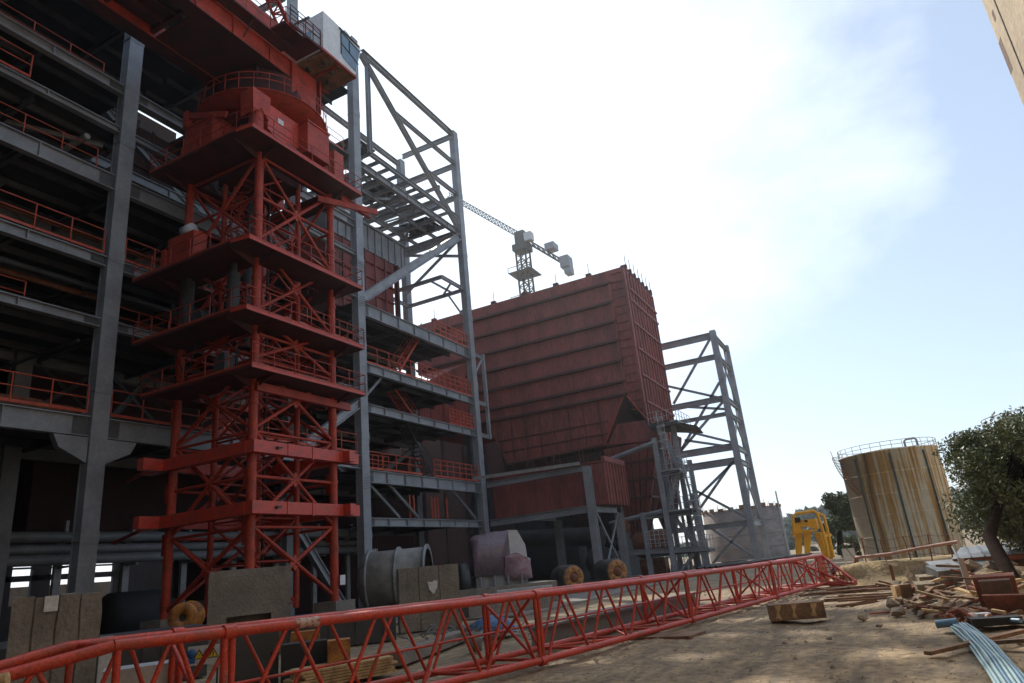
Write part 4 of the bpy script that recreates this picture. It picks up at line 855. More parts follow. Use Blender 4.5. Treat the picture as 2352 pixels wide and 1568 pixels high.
# cab
cx0, cx1, cy0, cy1, cz0, cz1 = -21.3, -19.5, 21.45, 24.25, 27.5, 29.85
cab = MB(); cab.prism([(cx1, cy0, cz0), (cx1, cy1-.35, cz0), (cx1, cy1+.15, cz0+1.95), (cx1, cy1+.1, cz1-.1), (cx1, cy0, cz1)], (cx0-cx1, 0, 0)); cab = cab.build('cab', 'white', tc_)
b = MB(); b.prism([(cx1+.004, cy0+1.35, cz0+.62), (cx1+.004, cy0+1.5, cz0+.42), (cx1+.004, cy1-.33, cz0+.22), (cx1+.004, cy1+.02, cz0+1.75), (cx1+.004, cy0+1.35, cz0+2.02)], (.02, 0, 0)); b.build('window', 'glass', cab)
b = MB(); b.bar((cx1+.03, cy0+1.33, cz0+2.05), (cx1+.03, cy1+.05, cz0+1.8), .03, .05); b.bar((cx1+.03, cy0+1.33, cz0+.6), (cx1+.03, cy0+1.33, cz0+2.05), .03, .05); b.bar((cx1+.03, cy0+1.98, cz0+1.1), (cx1+.03, cy0+1.98, cz0+1.9), .03, .05); b.bar((cx1+.03, cy0+1.36, cz0+1.28), (cx1+.03, cy1-.1, cz0+.85), .03, .05); b.bar((cx1+.03, cy0+1.2, cz1-.16), (cx1+.03, cy1, cz1-.24), .04, .1)
b.build('window_frame', 'black', cab)
b = MB(); b.box((cx0+.5, cy0-.02, cz0+.5), (cx0+1.0, cy0-.004, cz0+1.5)); b.build('rear_window', 'glass', cab)
b = MB(); b.box((cx1-.5, cy1-.9, cz1+.0), (cx1-.2, cy1-.5, cz1+.3)); b.box((cx1-.45, cy1-.85, cz1+.3), (cx1-.25, cy1-.55, cz1+.42)); b.build('roof_fan', 'palegrey', cab)
b = MB(); b.box((cx0-.6, cy0+.1, cz0-.18), (cx1-.1, cy1-.3, cz0-.01)); b.build('floor_panel', 'ply', cab)
b = MB(); b.bar((cx1-.03, cy0-.1, cz0-.08), (cx1-.03, cy1-.3, cz0-.08), .08, .14); b.bar((cx1, cy1-.32, cz0-.1), (cx0-.6, cy1-.32, cz0-.1), .1, .12); b.bar((cx1-.1, cy0+1.2, cz0-.2), (cx0-.6, cy0+1.2, cz0-.2), .1, .1); b.bar((cx0-.6, cy0, cz0-.15), (cx0-.6, cy1-.3, cz0-.15), .1, .2); b.bar((cx0-.6, cy0+.3, cz0-.3), (cx0-.1, cy1-.3, cz0-.3), .08); cp(b, 'cab_bracket', 'red')
b = MB()
for x, y in ((-21.0, 22.0), (-20.2, 22.8), (-20.9, 23.3), (-20.0, 22.1)): b.lathe((x, y, cz0-.22), [(.0, -.1), (.12, -.1), (.12, .04)], n=10)
cp(b, 'floor_fitting', 'steel_dark')
# A-frame / luffing jib foot, red lattice rising out of frame
b = MB(); p0, p1 = atX(662, 82, -23.), atX(600, -60, -23.)
for dx, dy in ((-.35, 0), (.35, 0), (0, .5)):
    b.bar(p0+Vector((dx, dy, 0)), p1+Vector((dx, dy, 0)), .12)
for i in range(10):
    a = p0.lerp(p1, i/10); c = p0.lerp(p1, (i+1)/10); s1 = 1 if i % 2 else -1
    b.bar(a+Vector((s1*.35, 0, 0)), c+Vector((-s1*.35, 0, 0)), .07); b.bar(a+Vector((s1*.35, 0, 0)), c+Vector((0, .5, 0)), .07)
b.bar(p0+Vector((-.5, 0, 0)), Vector((p0.x-.5, p0.y, 27.2)), .25); b.bar(p0+Vector((.5, 0, 0)), Vector((p0.x+.5, p0.y, 27.2)), .25); cp(b, 'jib_foot')
b = MB(); b.box((-24.6, 18, 27.2), (-21.8, 22.5, 29.6)); b.box((-24.8, 6, 27.2), (-21.6, 14, 29)); cp(b, 'machinery_house')
b = MB(); b.box((-20.88, 23.68, 1.72), (-20.86, 24.0, 2.12)); cp(b, 'notice', 'paper')

# ================================================================== RED LATTICE BOOM LYING IN THE FOREGROUND
bm = thing('lattice_boom', 'long red tubular lattice boom section lying across the foreground dirt', 'crane boom', (-5.2, 15, 0))
P0 = Vector((-7.33, 4.85, 0)); P1 = Vector((-2.35, 29.2, 0)); bd = (P1-P0).normalized(); bs = Vector((-bd.y, bd.x, 0)); WB = 1.25; LB = (P1-P0).length
def bt(t, z): return P0+bd*t+Vector((0, 0, z))
ztop = lambda t: 1.33-.27*t/LB-.06*math.sin(math.pi*t/LB); zlow = lambda t: .28-.18*min(1, t/7)
secs = [0, 1.27, 7.2, 13.3, 19.3, LB]
for side in (0, 1):
    off = bs*WB*side; 
    for fz, nm in ((ztop, 'top_chord'), (zlow, 'bottom_chord')):
        b = MB(); b.path([bt(t, fz(t))+off for t in np.linspace(0, LB, 9)], .062, n=12)
        for s_ in secs[1:-1]: b.tube(bt(s_-.07, fz(s_))+off, bt(s_+.07, fz(s_))+off, .085, n=12)
        b.build(nm, 'boomred', bm)
    for si, (a, c) in enumerate(zip(secs[:-1], secs[1:])):
        for t in (a+.05, c-.05):
            b = MB(); b.tube(bt(t, zlow(t))+off, bt(t, ztop(t))+off, .04, n=8); b.build('post', 'boomred', bm)
        nb = max(1, round((c-a)/1.45)) if si else 1
        b = MB()
        for i in range(nb):
            t0, t1 = a+.12+(c-a-.24)*i/nb, a+.12+(c-a-.24)*(i+1)/nb; tm = (t0+t1)/2
            b.tube(bt(t0+.06, zlow(t0))+off, bt(tm-.04, ztop(tm))+off, .028, n=8); b.tube(bt(tm+.04, ztop(tm))+off, bt(t1-.06, zlow(t1))+off, .028, n=8)
        b.build('lacing', 'boomred', bm)
for si, (a, c) in enumerate(zip(secs[:-1], secs[1:])):
    for fz in (ztop, zlow):
        b = MB(); nb = max(1, round((c-a)/1.45))
        for i in range(nb):
            t0, t1 = a+.12+(c-a-.24)*i/nb, a+.12+(c-a-.24)*(i+1)/nb; s1 = i % 2
            b.tube(bt(t0, fz(t0))+bs*WB*s1, bt(t1, fz(t1))+bs*WB*(1-s1), .026, n=8)
            b.tube(bt(t0, fz(t0)), bt(t0, fz(t0))+bs*WB, .03, n=8)
        b.build('cross_lacing', 'boomred', bm)
b = MB()
for s_ in secs[1:]:
    b.tube(bt(s_-.12, zlow(s_)), bt(s_-.12, ztop(s_))+bs*WB, .03, n=8); b.tube(bt(s_-.12, ztop(s_)), bt(s_-.12, zlow(s_))+bs*WB, .03, n=8)
b.path([bt(t, .62-.1*t/LB)+bs*(WB-.2) for t in np.linspace(1.3, LB-1, 12)], .022, n=8); b.build('inner_rail', 'boomred', bm)
# tapered foot at the near end
b = MB(); tn = P0-bd*2.6
for side in (0, 1):
    e = tn+bs*WB*(.30+.4*side)
    b.path([bt(0, ztop(0))+bs*WB*side, e+Vector((0, 0, .92))], .062, n=12); b.path([bt(0, zlow(0))+bs*WB*side, e+Vector((0, 0, .42))], .062, n=12)
    for k in (.25, .5, .75):
        u = (bt(0, ztop(0))+bs*WB*side).lerp(e+Vector((0, 0, .92)), k); l = (bt(0, zlow(0))+bs*WB*side).lerp(e+Vector((0, 0, .42)), k-.18); b.tube(u, l, .028, n=8)
        l2 = (bt(0, zlow(0))+bs*WB*side).lerp(e+Vector((0, 0, .42)), k+.18); b.tube(u, l2, .028, n=8)
b.build('tapered_foot', 'boomred', bm)
b = MB()
for k in (.0, .12, .2): b.tube(bt(-.9-k, 1.16-k*.15)+Vector((0, 0, 0)), bt(-1.05-k, 1.14-k*.15)+bs*.1, .075, n=10)
b.build('rope_wrap', 'wood', bm)
# head end: tapering lattice dropping to the ground, sheave and dark ropes on top
b = MB(); te = Vector((-1.28, 28.0, 0))-bs*WB*.3
for side in (0, 1):
    e = te+bs*WB*(.35+.3*side)
    b.path([bt(LB, ztop(LB))+bs*WB*side, e+Vector((0, 0, .12))], .05, n=10); b.path([bt(LB, zlow(LB))+bs*WB*side, e+Vector((0, 0, .06))], .05, n=10)
    for k in (.15, .3, .45, .6, .75):
        u = (bt(LB, ztop(LB))+bs*WB*side).lerp(e+Vector((0, 0, .12)), k); l = (bt(LB, zlow(LB))+bs*WB*side).lerp(e+Vector((0, 0, .06)), k+.12); b.tube(u, l, .024, n=6)
        b.tube(u, u+bs*.4*(1-2*side), .02, n=6)
b.build('head_section', 'boomred', bm)
b = MB(); b.prism([bt(LB-.9, .1)-bs*.03, bt(LB+.2, .1)-bs*.03, bt(LB+.2, 1.05)-bs*.03, bt(LB-.7, 1.05)-bs*.03], bs*.04); b.build('head_plate', 'boomred', bm)
b = MB(); b.lathe(bt(LB+.7, .38)-bs*.12, [(0, -.05), (.27, -.05), (.24, 0), (.27, .05), (0, .05)], axis=bs, n=24); b.build('sheave', 'black', bm)
b = MB()
for k in range(4): b.path([bt(t, ztop(t)+.1+.03*noise.noise(Vector((t, k, 0))))+bs*(.25+.2*k+.08*noise.noise(Vector((t*.6, k*3, 5)))) for t in np.linspace(LB-9, LB-.3, 18)], .035, n=6)
b.build('rope', 'black', bm)
b = MB(); b.path([bt(5.9, 1.2)-bs*.07, bt(7.6, 1.17)-bs*.07], .066, n=12); b.build('worn_band', mat('bare_primer_band', (.42,.28,.24), .7, c2=(.55,.42,.36), ns=9, lo=.45, hi=.55), bm) if False else None
tb = bt(3.9, ztop(3.9)); b = MB(); b.tube(bt(2.15, ztop(2.15)+.001), bt(2.5, ztop(2.5)+.001), .0655, n=12); b.build('marking_band', mat('worn_marking', (.50,.36,.31), .7, c2=(.3,.06,.05), ns=14, lo=.48, hi=.56), bm)
for t in (2.2, 11.2):
    b = MB(); p = bt(t, .03); b.box(p-Vector((.35, .5, .1)), p+Vector((1.1, .3, .0)), R(-11)); tag(b.build('timber_packing', 'wood_old', loc=p), 'dark timber packing under the %s of the red boom' % ('near left end' if t < 8 else 'middle'), 'timber')
#@@PART4
# ================================================================== THINGS BEHIND THE BOOM (left to right)
def ev(px, py, D): return atD(px, py, D)
def faced(c, rz, pts_w, h, d, z0=0.):      # box given centre, heading, width, height, depth
    return (c, rz, pts_w, h, d, z0)
def rbox(b, c, rz, wdt, dep, z0, z1):      # width along local x (rz heading), depth away along local y
    c = Vector((c[0], c[1], 0)); b.box((c.x-wdt/2, c.y, z0), (c.x+wdt/2, c.y+dep, z1), rz, (c.x, c.y, 0)); return b
def heading(px, extra=0.):                 # rotation that turns a box's -Y face toward the camera along pixel column
    d = ray(px, 1380); return math.atan2(-d.x, d.y)+extra
def stand(px0, px1, ytop, ybot, D, extra=0.):   # returns centre, heading, width, z0, z1
    a, c = ev(px0, (ytop+ybot)/2, D), ev(px1, (ytop+ybot)/2, D); mid = (a+c)/2; z1 = ev((px0+px1)/2, ytop, D).z; z0 = ev((px0+px1)/2, ybot, D).z
    wd = (Vector((a.x, a.y))-Vector((c.x, c.y))).length
    return Vector((mid.x, mid.y, 0)), heading((px0+px1)/2, extra), wd, z0, z1
# ribbed concrete panels at far left
c, rz, wd, z0, z1 = stand(20, 232, 1366, 1500, 16.5)
b = MB(); k = wd/4
for i in range(4): rbox(b, c+Vector((math.cos(rz), math.sin(rz), 0))*(i-1.5)*k, rz, k-.03, .5, 0, z1-.03*(i % 2))
rbox(b, c+Vector((-math.sin(rz), math.cos(rz), 0))*.05, rz, wd-.04, .4, 0, z1-.1)
t = thing('concrete_block', 'ribbed concrete block of four upright slabs at the far left behind the boom', 'concrete block', c); crumple(b.build('slab', 'conc', t), .03, 2.2, 5, False)
b = MB(); nn = Vector((math.sin(rz), -math.cos(rz), 0)); p = ev(118, 1386, 16.5)+nn*.06
b.box((p.x-.11, p.y, p.z-.14), (p.x+.11, p.y+.01, p.z+.14), rz, (p.x, p.y, 0)); b.build('notice', 'paper', t)
# portal shaped block
c, rz, wd, z0, z1 = stand(478, 668, 1306, 1462, 23, R(4))
b = MB(); ux = Vector((math.cos(rz), math.sin(rz), 0))
zo = ev(570, 1412, 23).z
rbox(b, c, rz, wd, .8, zo, z1); rbox(b, c-ux*(wd/2-wd*.11), rz, wd*.22, .8, 0, zo); rbox(b, c+ux*(wd/2-wd*.12), rz, wd*.24, .8, 0, zo); rbox(b, c+Vector((-math.sin(rz), math.cos(rz), 0))*.6, rz, wd*.6, .15, 0, zo)
tag(crumple(b.build('concrete_block', 'conc', loc=c), .025, 2., 6, False), 'tall concrete block with a dark square opening, below the crane mast', 'concrete block')
# block with paper
c, rz, wd, z0, z1 = stand(916, 1058, 1300, 1430, 25, R(6))
t = thing('concrete_block', 'brown-grey concrete block of three slabs with torn white paper, right of the crane', 'concrete block', c)
b = MB(); ux = Vector((math.cos(rz), math.sin(rz), 0))
for i in range(3): rbox(b, c+ux*(i-1)*wd/3, rz, wd/3-.03, 1.2, .0, z1)
rbox(b, c+Vector((-math.sin(rz), math.cos(rz), 0))*.05, rz, wd-.02, 1.1, 0, z1-.08); crumple(b.build('slab', 'conc', t), .02, 2.2, 5, False)
b = MB(); p = ev(993, 1346, 24.95)+Vector((math.sin(rz), -math.cos(rz), 0))*.12; ax = ux
b.prism([p-ax*.17+Vector((0,0,.16)), p-ax*.12-Vector((0,0,.1)), p+ax*.02-Vector((0,0,.25)), p+ax*.15-Vector((0,0,.05)), p+ax*.17+Vector((0,0,.15)), p+ax*.05+Vector((0,0,.19)), p+Vector((0,0,.13))], Vector((math.sin(rz), -math.cos(rz), 0))*.012); b.build('paper', 'paper', t)
# large drum
p = ev(905, 1330, 36); ax = Vector((.75, .35, .0)).normalized()
t = thing('steel_drum_shell', 'large grey cylinder shell with flange rings lying beside the right column', 'cylinder', (p.x, p.y, 0))
b = MB(); r_ = 1.38; b.lathe((p.x, p.y, 1.75), [(r_-.08, 1.7), (r_, 1.7), (r_, -1.3), (r_-.5, -1.6), (0, -1.7)], axis=ax, n=40); b.build('shell', mat('drum_grey_green', (.24,.24,.22), .7, c2=(.13,.13,.12), ns=1.5), t)
b = MB()
for z in (1.7, .3, -1.1): b.lathe((p.x, p.y, 1.75), [(r_, z-.05), (r_+.13, z-.05), (r_+.13, z+.05), (r_-.1, z+.05)], axis=ax, n=40)
b.build('flange', 'tin', t); b = MB(); b.box((p.x-1.4, p.y-.7, 0), (p.x+1.2, p.y+.7, .6)); b.build('cradle', 'steel_dark', t)
b = MB(); c, rz, wd, z0, z1 = stand(672, 910, 1405, 1470, 22.5, R(3)); rbox(b, c, rz, wd, 1.8, 0, z1); rbox(b, c-Vector((0, .06, 0)), rz, wd+.12, .12, z1-.12, z1+.01)
for k in (-.4, -.13, .13, .4): rbox(b, c+Vector((math.cos(rz), math.sin(rz), 0))*wd*k-Vector((0, .05, 0)), rz, .1, .08, 0, z1-.125)
tag(b.build('steel_skip', 'steel_dark', loc=c), 'long black steel skip behind the boom, right of the portal block', 'skip')
b = MB(); c, rz, wd, z0, z1 = stand(-120, 478, 1470, 1500, 19, R(0)); rbox(b, c, rz, wd, 2.2, 0, z1)
for k in np.arange(-.48, .5, .08): rbox(b, c+Vector((math.cos(rz), math.sin(rz), 0))*wd*k-Vector((0, .05, 0)), rz, .12, .1, 0, z1-.01)
tag(b.build('dark_barrier', 'steel_dark', loc=c), 'long low dark barrier behind the ribbed slabs and the boom at lower left', 'barrier')
# long ledge / plinth
c, rz, wd, z0, z1 = stand(1056, 1268, 1345, 1372, 34, R(8))
b = MB(); rbox(b, c, rz, wd*1.15, 3.6, 0, z1); rbox(b, c-Vector((0, .25, 0)), rz, wd*1.1, .25, 0, z1-.35)
tag(b.build('machine_plinth', 'conc', loc=c), 'low concrete plinth under the pink wrapped machine', 'plinth')
zp = z1
# wrapped motor
c, rz, wd, z0, z1 = stand(1086, 1212, 1218, 1320, 34.6, R(8)); ux = Vector((math.cos(rz), math.sin(rz), 0)); uy = Vector((-math.sin(rz), math.cos(rz), 0))
t = thing('wrapped_machine', 'boxy machine wrapped in pink-purple plastic film with a white end, on a grey base', 'machine', c)
def prof(o, s): return [o+ux*x*s+Vector((0, 0, z)) for x, z in ()]
h_ = z1-z0; b = MB(); hw = wd/2
pts = [(-hw, z0), (-hw, z0+h_*.88), (-hw+.15, z1-.12), (hw*.35, z1), (hw*.35, z0)]
b.prism([c+ux*x+Vector((0, 0, z)) for x, z in pts], uy*1.7); crumple(b.build('wrap', 'pink', t), .035, 1.6, 14, True)
b = MB(); pts = [(hw*.352, z0), (hw*.352, z1), (hw*.7, z1-.06), (hw*.95, z0+h_*.62), (hw, z0+h_*.2), (hw*.9, z0)]
b.prism([c+ux*x+Vector((0, 0, z)) for x, z in pts], uy*1.7); crumple(b.build('end_cover', 'palegrey', t), .02, 1.4, 6, False)
b = MB(); pts = [(hw*.1, z0-.3), (hw*.15, z0+h_*.4), (hw*.6, z0+h_*.46), (hw*1.08, z0+h_*.3), (hw*1.1, z0-.25)]
b.prism([c-uy*.05+ux*x+Vector((0, 0, z)) for x, z in pts], uy*.05); b.build('loose_film', mat('red_pink_film', (.34,.19,.23), .4, c2=(.30,.25,.29), ns=4, bump=1, bs=6), t); crumple(bpy.data.objects['loose_film'], .06, 2.0, 10, True)
b = MB(); rbox(b, c+uy*.1, rz, wd*.95, 1.5, zp, z0-.003)
for k in (-.8, -.3, .2, .7): b.bar(c+ux*hw*k-uy*.04+Vector((0, 0, zp)), c+ux*hw*k-uy*.04+Vector((0, 0, z0)), .08)
b.build('base', 'steel', t)
b = MB(); b.lathe(c-ux*(hw+.35)+uy*.7+Vector((0, 0, z0-.1)), [(0, .3), (.75, .3), (.8, .2), (.8, -.1), (.5, -.2), (0, -.2)], axis=-ux, n=28); b.build('coupling_guard', 'steel_dark', t)
p = ev(1205, 1356, 31); b = MB(); b.box((p.x-1.2, p.y-.1, p.z-.17), (p.x+1.2, p.y+.3, p.z+.12), heading(1205, R(8)), (p.x, p.y, 0)); b.box((p.x-1.0, p.y, 0), (p.x+.8, p.y+.25, p.z-.175), heading(1205, R(8)), (p.x, p.y, 0)); tag(b.build('foam_board', 'palegrey', loc=p), 'pale white slab lying on the ledge right of the wrapped machine', 'slab')
# two rollers
for (px, py, r_, D, nm) in ((1318, 1326, .70, 41, 'left black lagged roller with a rusty red and yellow end plate'), (1418, 1312, .72, 42, 'right black lagged roller with a bright yellow end plate')):
    p = ev(px, py, D); ax = Vector((.93, -.36, 0)).normalized() if False else Vector((.80, -.6, 0))
    t = thing('conveyor_roller', nm+', behind the boom', 'roller', p)
    b = MB(); b.lathe(p, [(0, -.02), (r_*.93, -.02), (r_, -.06), (r_, -1.5), (r_*.9, -1.55), (0, -1.55)], axis=ax, n=32); b.build('drum', 'rubber', t)
    b = MB(); b.lathe(p, [(r_*.38, .0), (r_*.42, .05), (r_*.9, .05), (r_*.92, .0)], axis=ax, n=32); b.build('end_plate', 'rustyellow', t)
    b = MB(); b.lathe(p, [(.0, .12), (r_*.3, .12), (r_*.34, .0)], axis=ax, n=20)
    for i in range(8): a = i/8*6.283; q = p+ax*.03+Vector((0, 0, 1))*math.cos(a)*r_*.66+ax.cross(Vector((0, 0, 1)))*math.sin(a)*r_*.66; b.tube(q, q+ax*.05, .06, n=8)
    b.build('hub', 'rust', t)
    b = MB(); b.box((p.x-.9, p.y-.2, 0), (p.x-.1, p.y+1.0, max(.1, p.z-r_*.98))); b.build('chock', 'wood_old', t)
# round disc at the mast foot
p = ev(420, 1418, 22); t = thing('cable_drum', 'round brown-orange drum flange with a dark hub hole at the foot of the mast', 'drum', p)
ax = Vector((.62, -.78, 0)); b = MB(); b.lathe(p, [(.10, 0), (.10, .06), (.36, .06), (.38, .03), (.38, -.03), (.12, -.03), (.10, 0)], axis=ax, n=32); b.build('flange', 'rustyellow', t)
b = MB(); b.tube(p-ax*.7, p-ax*.01, .2, n=20); b.build('core', 'steel_dark', t)
b = MB(); b.lathe(p, [(.40, -.7), (.42, -.7), (.42, -.64), (.1, -.64)], axis=ax, n=32); b.box((p.x-.3, p.y+.1, 0), (p.x+.1, p.y+.6, p.z-.43)); b.build('rear_flange', 'rustyellow', t)
# warning sign board
c, rz, wd, z0, z1 = stand(431, 503, 1482, 1526, 12.2, R(-8)); ux = Vector((math.cos(rz), math.sin(rz), 0)); nf = Vector((math.sin(rz), -math.cos(rz), 0))
t = thing('safety_sign', 'small white safety board with one blue round symbol and three yellow warning triangles', 'sign', c)
b = MB(); rbox(b, c, rz, wd, .02, z0, z1); b.build('board', 'palegrey', t)
h_ = z1-z0; b = MB(); q = c-ux*wd*.38+nf*.004+Vector((0, 0, z0+h_*.62)); b.lathe(q, [(0, .004), (h_*.25, .004), (h_*.25, 0)], axis=nf, n=20); q2 = c-ux*wd*.38+nf*.004+Vector((0, 0, z0+.03)); b.prism([q2-ux*.05, q2+ux*.05, q2+ux*.05+Vector((0,0,.07)), q2-ux*.05+Vector((0,0,.07))], nf*.004); b.build('blue_symbol', 'signblue', t)
for i in range(3):
    q = c+ux*wd*(-.14+.23*i)+nf*.004+Vector((0, 0, z0+h_*.32)); s_ = h_*.29
    b = MB(); b.prism([q-ux*s_, q+ux*s_, q+Vector((0, 0, s_*1.8))], nf*.004); tr = b.build('warning_triangle', 'black', t)
    b = MB(); q = q+nf*.0045+Vector((0, 0, s_*.14)); s2 = s_*.74; b.prism([q-ux*s2, q+ux*s2, q+Vector((0, 0, s2*1.75))], nf*.003); b.build('triangle_fill', 'signyel', tr)
    b = MB(); q = q+nf*.0035; 
    if i == 0: b.prism([q-ux*.012+Vector((0,0,.06)), q+ux*.006+Vector((0,0,.03)), q+ux*.012+Vector((0,0,.012)), q+ux*.002+Vector((0,0,.045)), q+ux*.014+Vector((0,0,.05))], nf*.002)
    else: b.prism([q-ux*.007+Vector((0,0,.028)), q+ux*.007+Vector((0,0,.028)), q+ux*.009+Vector((0,0,.075)), q-ux*.009+Vector((0,0,.075))], nf*.002); b.prism([q-ux*.007+Vector((0,0,.01)), q+ux*.007+Vector((0,0,.01)), q+ux*.007+Vector((0,0,.022)), q-ux*.007+Vector((0,0,.022))], nf*.002)
    b.build('pictogram', 'black', tr)
for k in (-.46, .46):
    b = MB(); q = c+ux*wd*k-nf*.03; b.tube(q, q+Vector((0, 0, z1+.02)), .015); b.build('post', 'steel_dark', t)
# switch cabinet, yellow boxes, low white box
def cabinet(px0, px1, yt, yb, D, name, m, label, cat, dep=.5, ex=0., parts=()):
    c, rz, wd, z0, z1 = stand(px0, px1, yt, yb, D, ex); t = thing(name, label, cat, c); b = MB(); rbox(b, c, rz, wd, dep, 0, z1); 
    ux = Vector((math.cos(rz), math.sin(rz), 0)); nf = Vector((math.sin(rz), -math.cos(rz), 0)); b.build('body', m, t)
    b = MB(); rbox(b, c+nf*.012, rz, wd*.9, .01, .08, z1-.06); b.build('door', m, t)
    b = MB(); q = c+ux*wd*.36+nf*.03; b.box((q.x-.015, q.y-.015, z1*.45), (q.x+.015, q.y+.015, z1*.6)); b.build('handle', 'black', t); return t
cabinet(530, 640, 1452, 1560, 15.5, 'switch_cabinet', 'steel_dark', 'large dark grey switch cabinet behind the boom below the portal block', 'cabinet')
cabinet(645, 752, 1476, 1548, 15.2, 'wooden_crate', 'deck', 'near-black box between the grey cabinet and the yellow box', 'crate')
cabinet(752, 805, 1470, 1560, 14.6, 'yellow_cabinet', 'rustyellow', 'upright orange-yellow box left of the plank stack', 'cabinet')
cabinet(668, 735, 1450, 1474, 16.5, 'yellow_cabinet', 'rustyellow', 'small dull yellow box top showing just under the boom chord', 'box')
cabinet(228, 258, 1462, 1520, 15, 'junction_box', 'palegrey', 'small pale grey box on a post beside the ribbed slabs', 'box', .2)
cabinet(235, 400, 1532, 1568, 10.5, 'white_box', 'palegrey', 'low white box seen through the lattice at the lower left', 'box', .6)
# plank stack
c = atZ(830, 1556, .0); t = thing('plank_stack', 'stack of pale yellow sawn planks lying behind the boom at lower left', 'timber stack', c)
rnd = random.Random(11)
pa = atZ(700, 1575, .1); pb = atZ(905, 1535, .1); dr = (pb-pa).normalized(); sd2 = Vector((-dr.y, dr.x, 0))
for j in range(6):
    for i in range(5):
        l0, l1 = rnd.uniform(-.15, .1), rnd.uniform(-.1, .12); z = .06+j*.05
        b = MB(); b.bar(pa+dr*l0+sd2*(i*.17)+Vector((0, 0, z-.1)), pb+dr*l1+sd2*(i*.17)+Vector((0, 0, z-.1)), .15, .04); b.build('plank', 'wood', t)
# blue tarp over a pile
b = MB(); c = atZ(1130, 1462, 0); nx_ = 16; vs = []
for j in range(nx_+1):
    for i in range(nx_+1):
        u, v = i/nx_*2-1, j/nx_*2-1; vs.append((c.x+u*.75, c.y+v*.5, max(.02, .42*(1-u*u)*(1-v*v)+.10*noise.noise(Vector((u*3, v*3, 2)))+.12)))
b.add(vs, [(j*(nx_+1)+i, j*(nx_+1)+i+1, (j+1)*(nx_+1)+i+1, (j+1)*(nx_+1)+i) for j in range(nx_) for i in range(nx_)], False); tag(b.build('tarpaulin', 'blue', loc=c), 'crumpled blue tarpaulin lying on the dark scrap pile behind the boom', 'tarpaulin')
def chunk(b, c, s, rnd, squash=.7):
    pts = []
    for i in range(14):
        d = Vector([rnd.gauss(0, 1) for _ in range(3)]).normalized(); pts.append(c+Vector((d.x*s, d.y*s, d.z*s*squash))*rnd.uniform(.8, 1.1))
    bmh = __import__('bmesh').new()
    for p in pts: bmh.verts.new(p)
    __import__('bmesh').ops.convex_hull(bmh, input=bmh.verts); bmh.verts.ensure_lookup_table(); bmh.verts.index_update()
    idx = {v: i for i, v in enumerate(bmh.verts)}; vs = [v.co.copy() for v in bmh.verts]; fs = [tuple(idx[v] for v in f.verts) for f in bmh.faces]; bmh.free()
    b.add(vs, fs)
b = MB(); rnd = random.Random(5)
for i in range(160):
    q = c+Vector((rnd.gauss(-.6, .9), rnd.gauss(-.4, .5), 0)); l = rnd.uniform(.1, .5); a = rnd.uniform(0, 6.3); q.z = rnd.uniform(0.02, .3); b.bar(q, q+Vector((math.cos(a)*l, math.sin(a)*l, rnd.uniform(-.1, .2))), rnd.uniform(.02, .07), rnd.uniform(.01, .05))
tag(b.build('scrap_pile', 'tin', loc=c), 'tangled grey scrap and offcuts heaped behind the middle of the boom', 'scrap', kind='stuff')
# low wall strip and long grey beams stacked beyond the boom
for (p, q, w_, h_, m_, lb) in (((1225, 1490), (1600, 1395), .5, .45, 'steel', 'long grey steel girder lying on the dirt beyond the boom'), ((1320, 1452), (1500, 1410), .4, .4, 'tin', 'second shorter grey girder lying behind the long one'), ((1070, 1420), (1260, 1395), .7, .8, 'conc', 'low concrete kerb wall behind the boom below the wrapped machine'), ((905, 1530), (1060, 1470), .4, .25, 'conc', 'flat grey concrete beam on the dirt left of the scrap pile')):
    a, c = atZ(*p, 0.02), atZ(*q, 0.02); b = MB(); up = Vector((0, 0, h_/2)); (b.ibeam(a+up, c+up, w_, h_, .05, .05) if m_ != 'conc' else b.bar(a+up, c+up, w_, h_)); tag(b.build('steel_girder' if m_ != 'conc' else 'concrete_kerb', m_, loc=a), lb, 'girder' if m_ != 'conc' else 'kerb')
c, rz, wd, z0, z1 = stand(1580, 1650, 1388, 1425, 27); b = MB(); rbox(b, c, rz, wd, .8, 0, z1); rbox(b, c-Vector((0, .03, 0)), rz, wd+.06, .86, z1, z1+.05); tag(b.build('steel_box', 'wood_red', loc=c), 'low red-brown steel box seen through the boom lattice', 'box')
c, rz, wd, z0, z1 = stand(1075, 1110, 1480, 1515, 17); b = MB(); b.lathe(c, [(0, 0), (.15, 0), (.19, .4), (.17, .4), (.14, .03)], n=20); tag(b.build('bucket', 'tin', loc=c), 'dull grey bucket on the ground behind the lattice', 'bucket')

# ================================================================== YELLOW MACHINE
YD = 40.
def yp(px, py, dd=0): return ev(px, py, YD+dd)
t = thing('yellow_gantry', 'bright yellow steel frame with hooped top and tapered legs beyond the end of the boom', 'machine', yp(1865, 1300))
b = MB(); q = [yp(1824, 1232), yp(1822, 1186), yp(1828, 1180), yp(1868, 1173), yp(1876, 1178), yp(1884, 1200), yp(1897, 1245), yp(1903, 1278)]; b.path(q, .085, n=10); b.build('hoop', 'yellow', t)
b = MB(); q = [yp(1882, 1180, 1.2), yp(1892, 1184, 1.2), yp(1900, 1215, 1.2), yp(1915, 1280, 1.2)]; b.path(q, .08, n=10); b.tube(yp(1870, 1176), yp(1884, 1180, 1.2), .07); b.build('hoop', 'yellow', t)
def ytaper(x0, x1, y0, xa, xb, y1, dep, dd=0, name='leg'):
    fr = [yp(x0, y0, dd), yp(x1, y0, dd), yp(xb, y1, dd), yp(xa, y1, dd)]; b = MB(); b.prism(fr, Vector((.2, .9, 0)).normalized()*dep); return b.build(name, 'yellow', t)
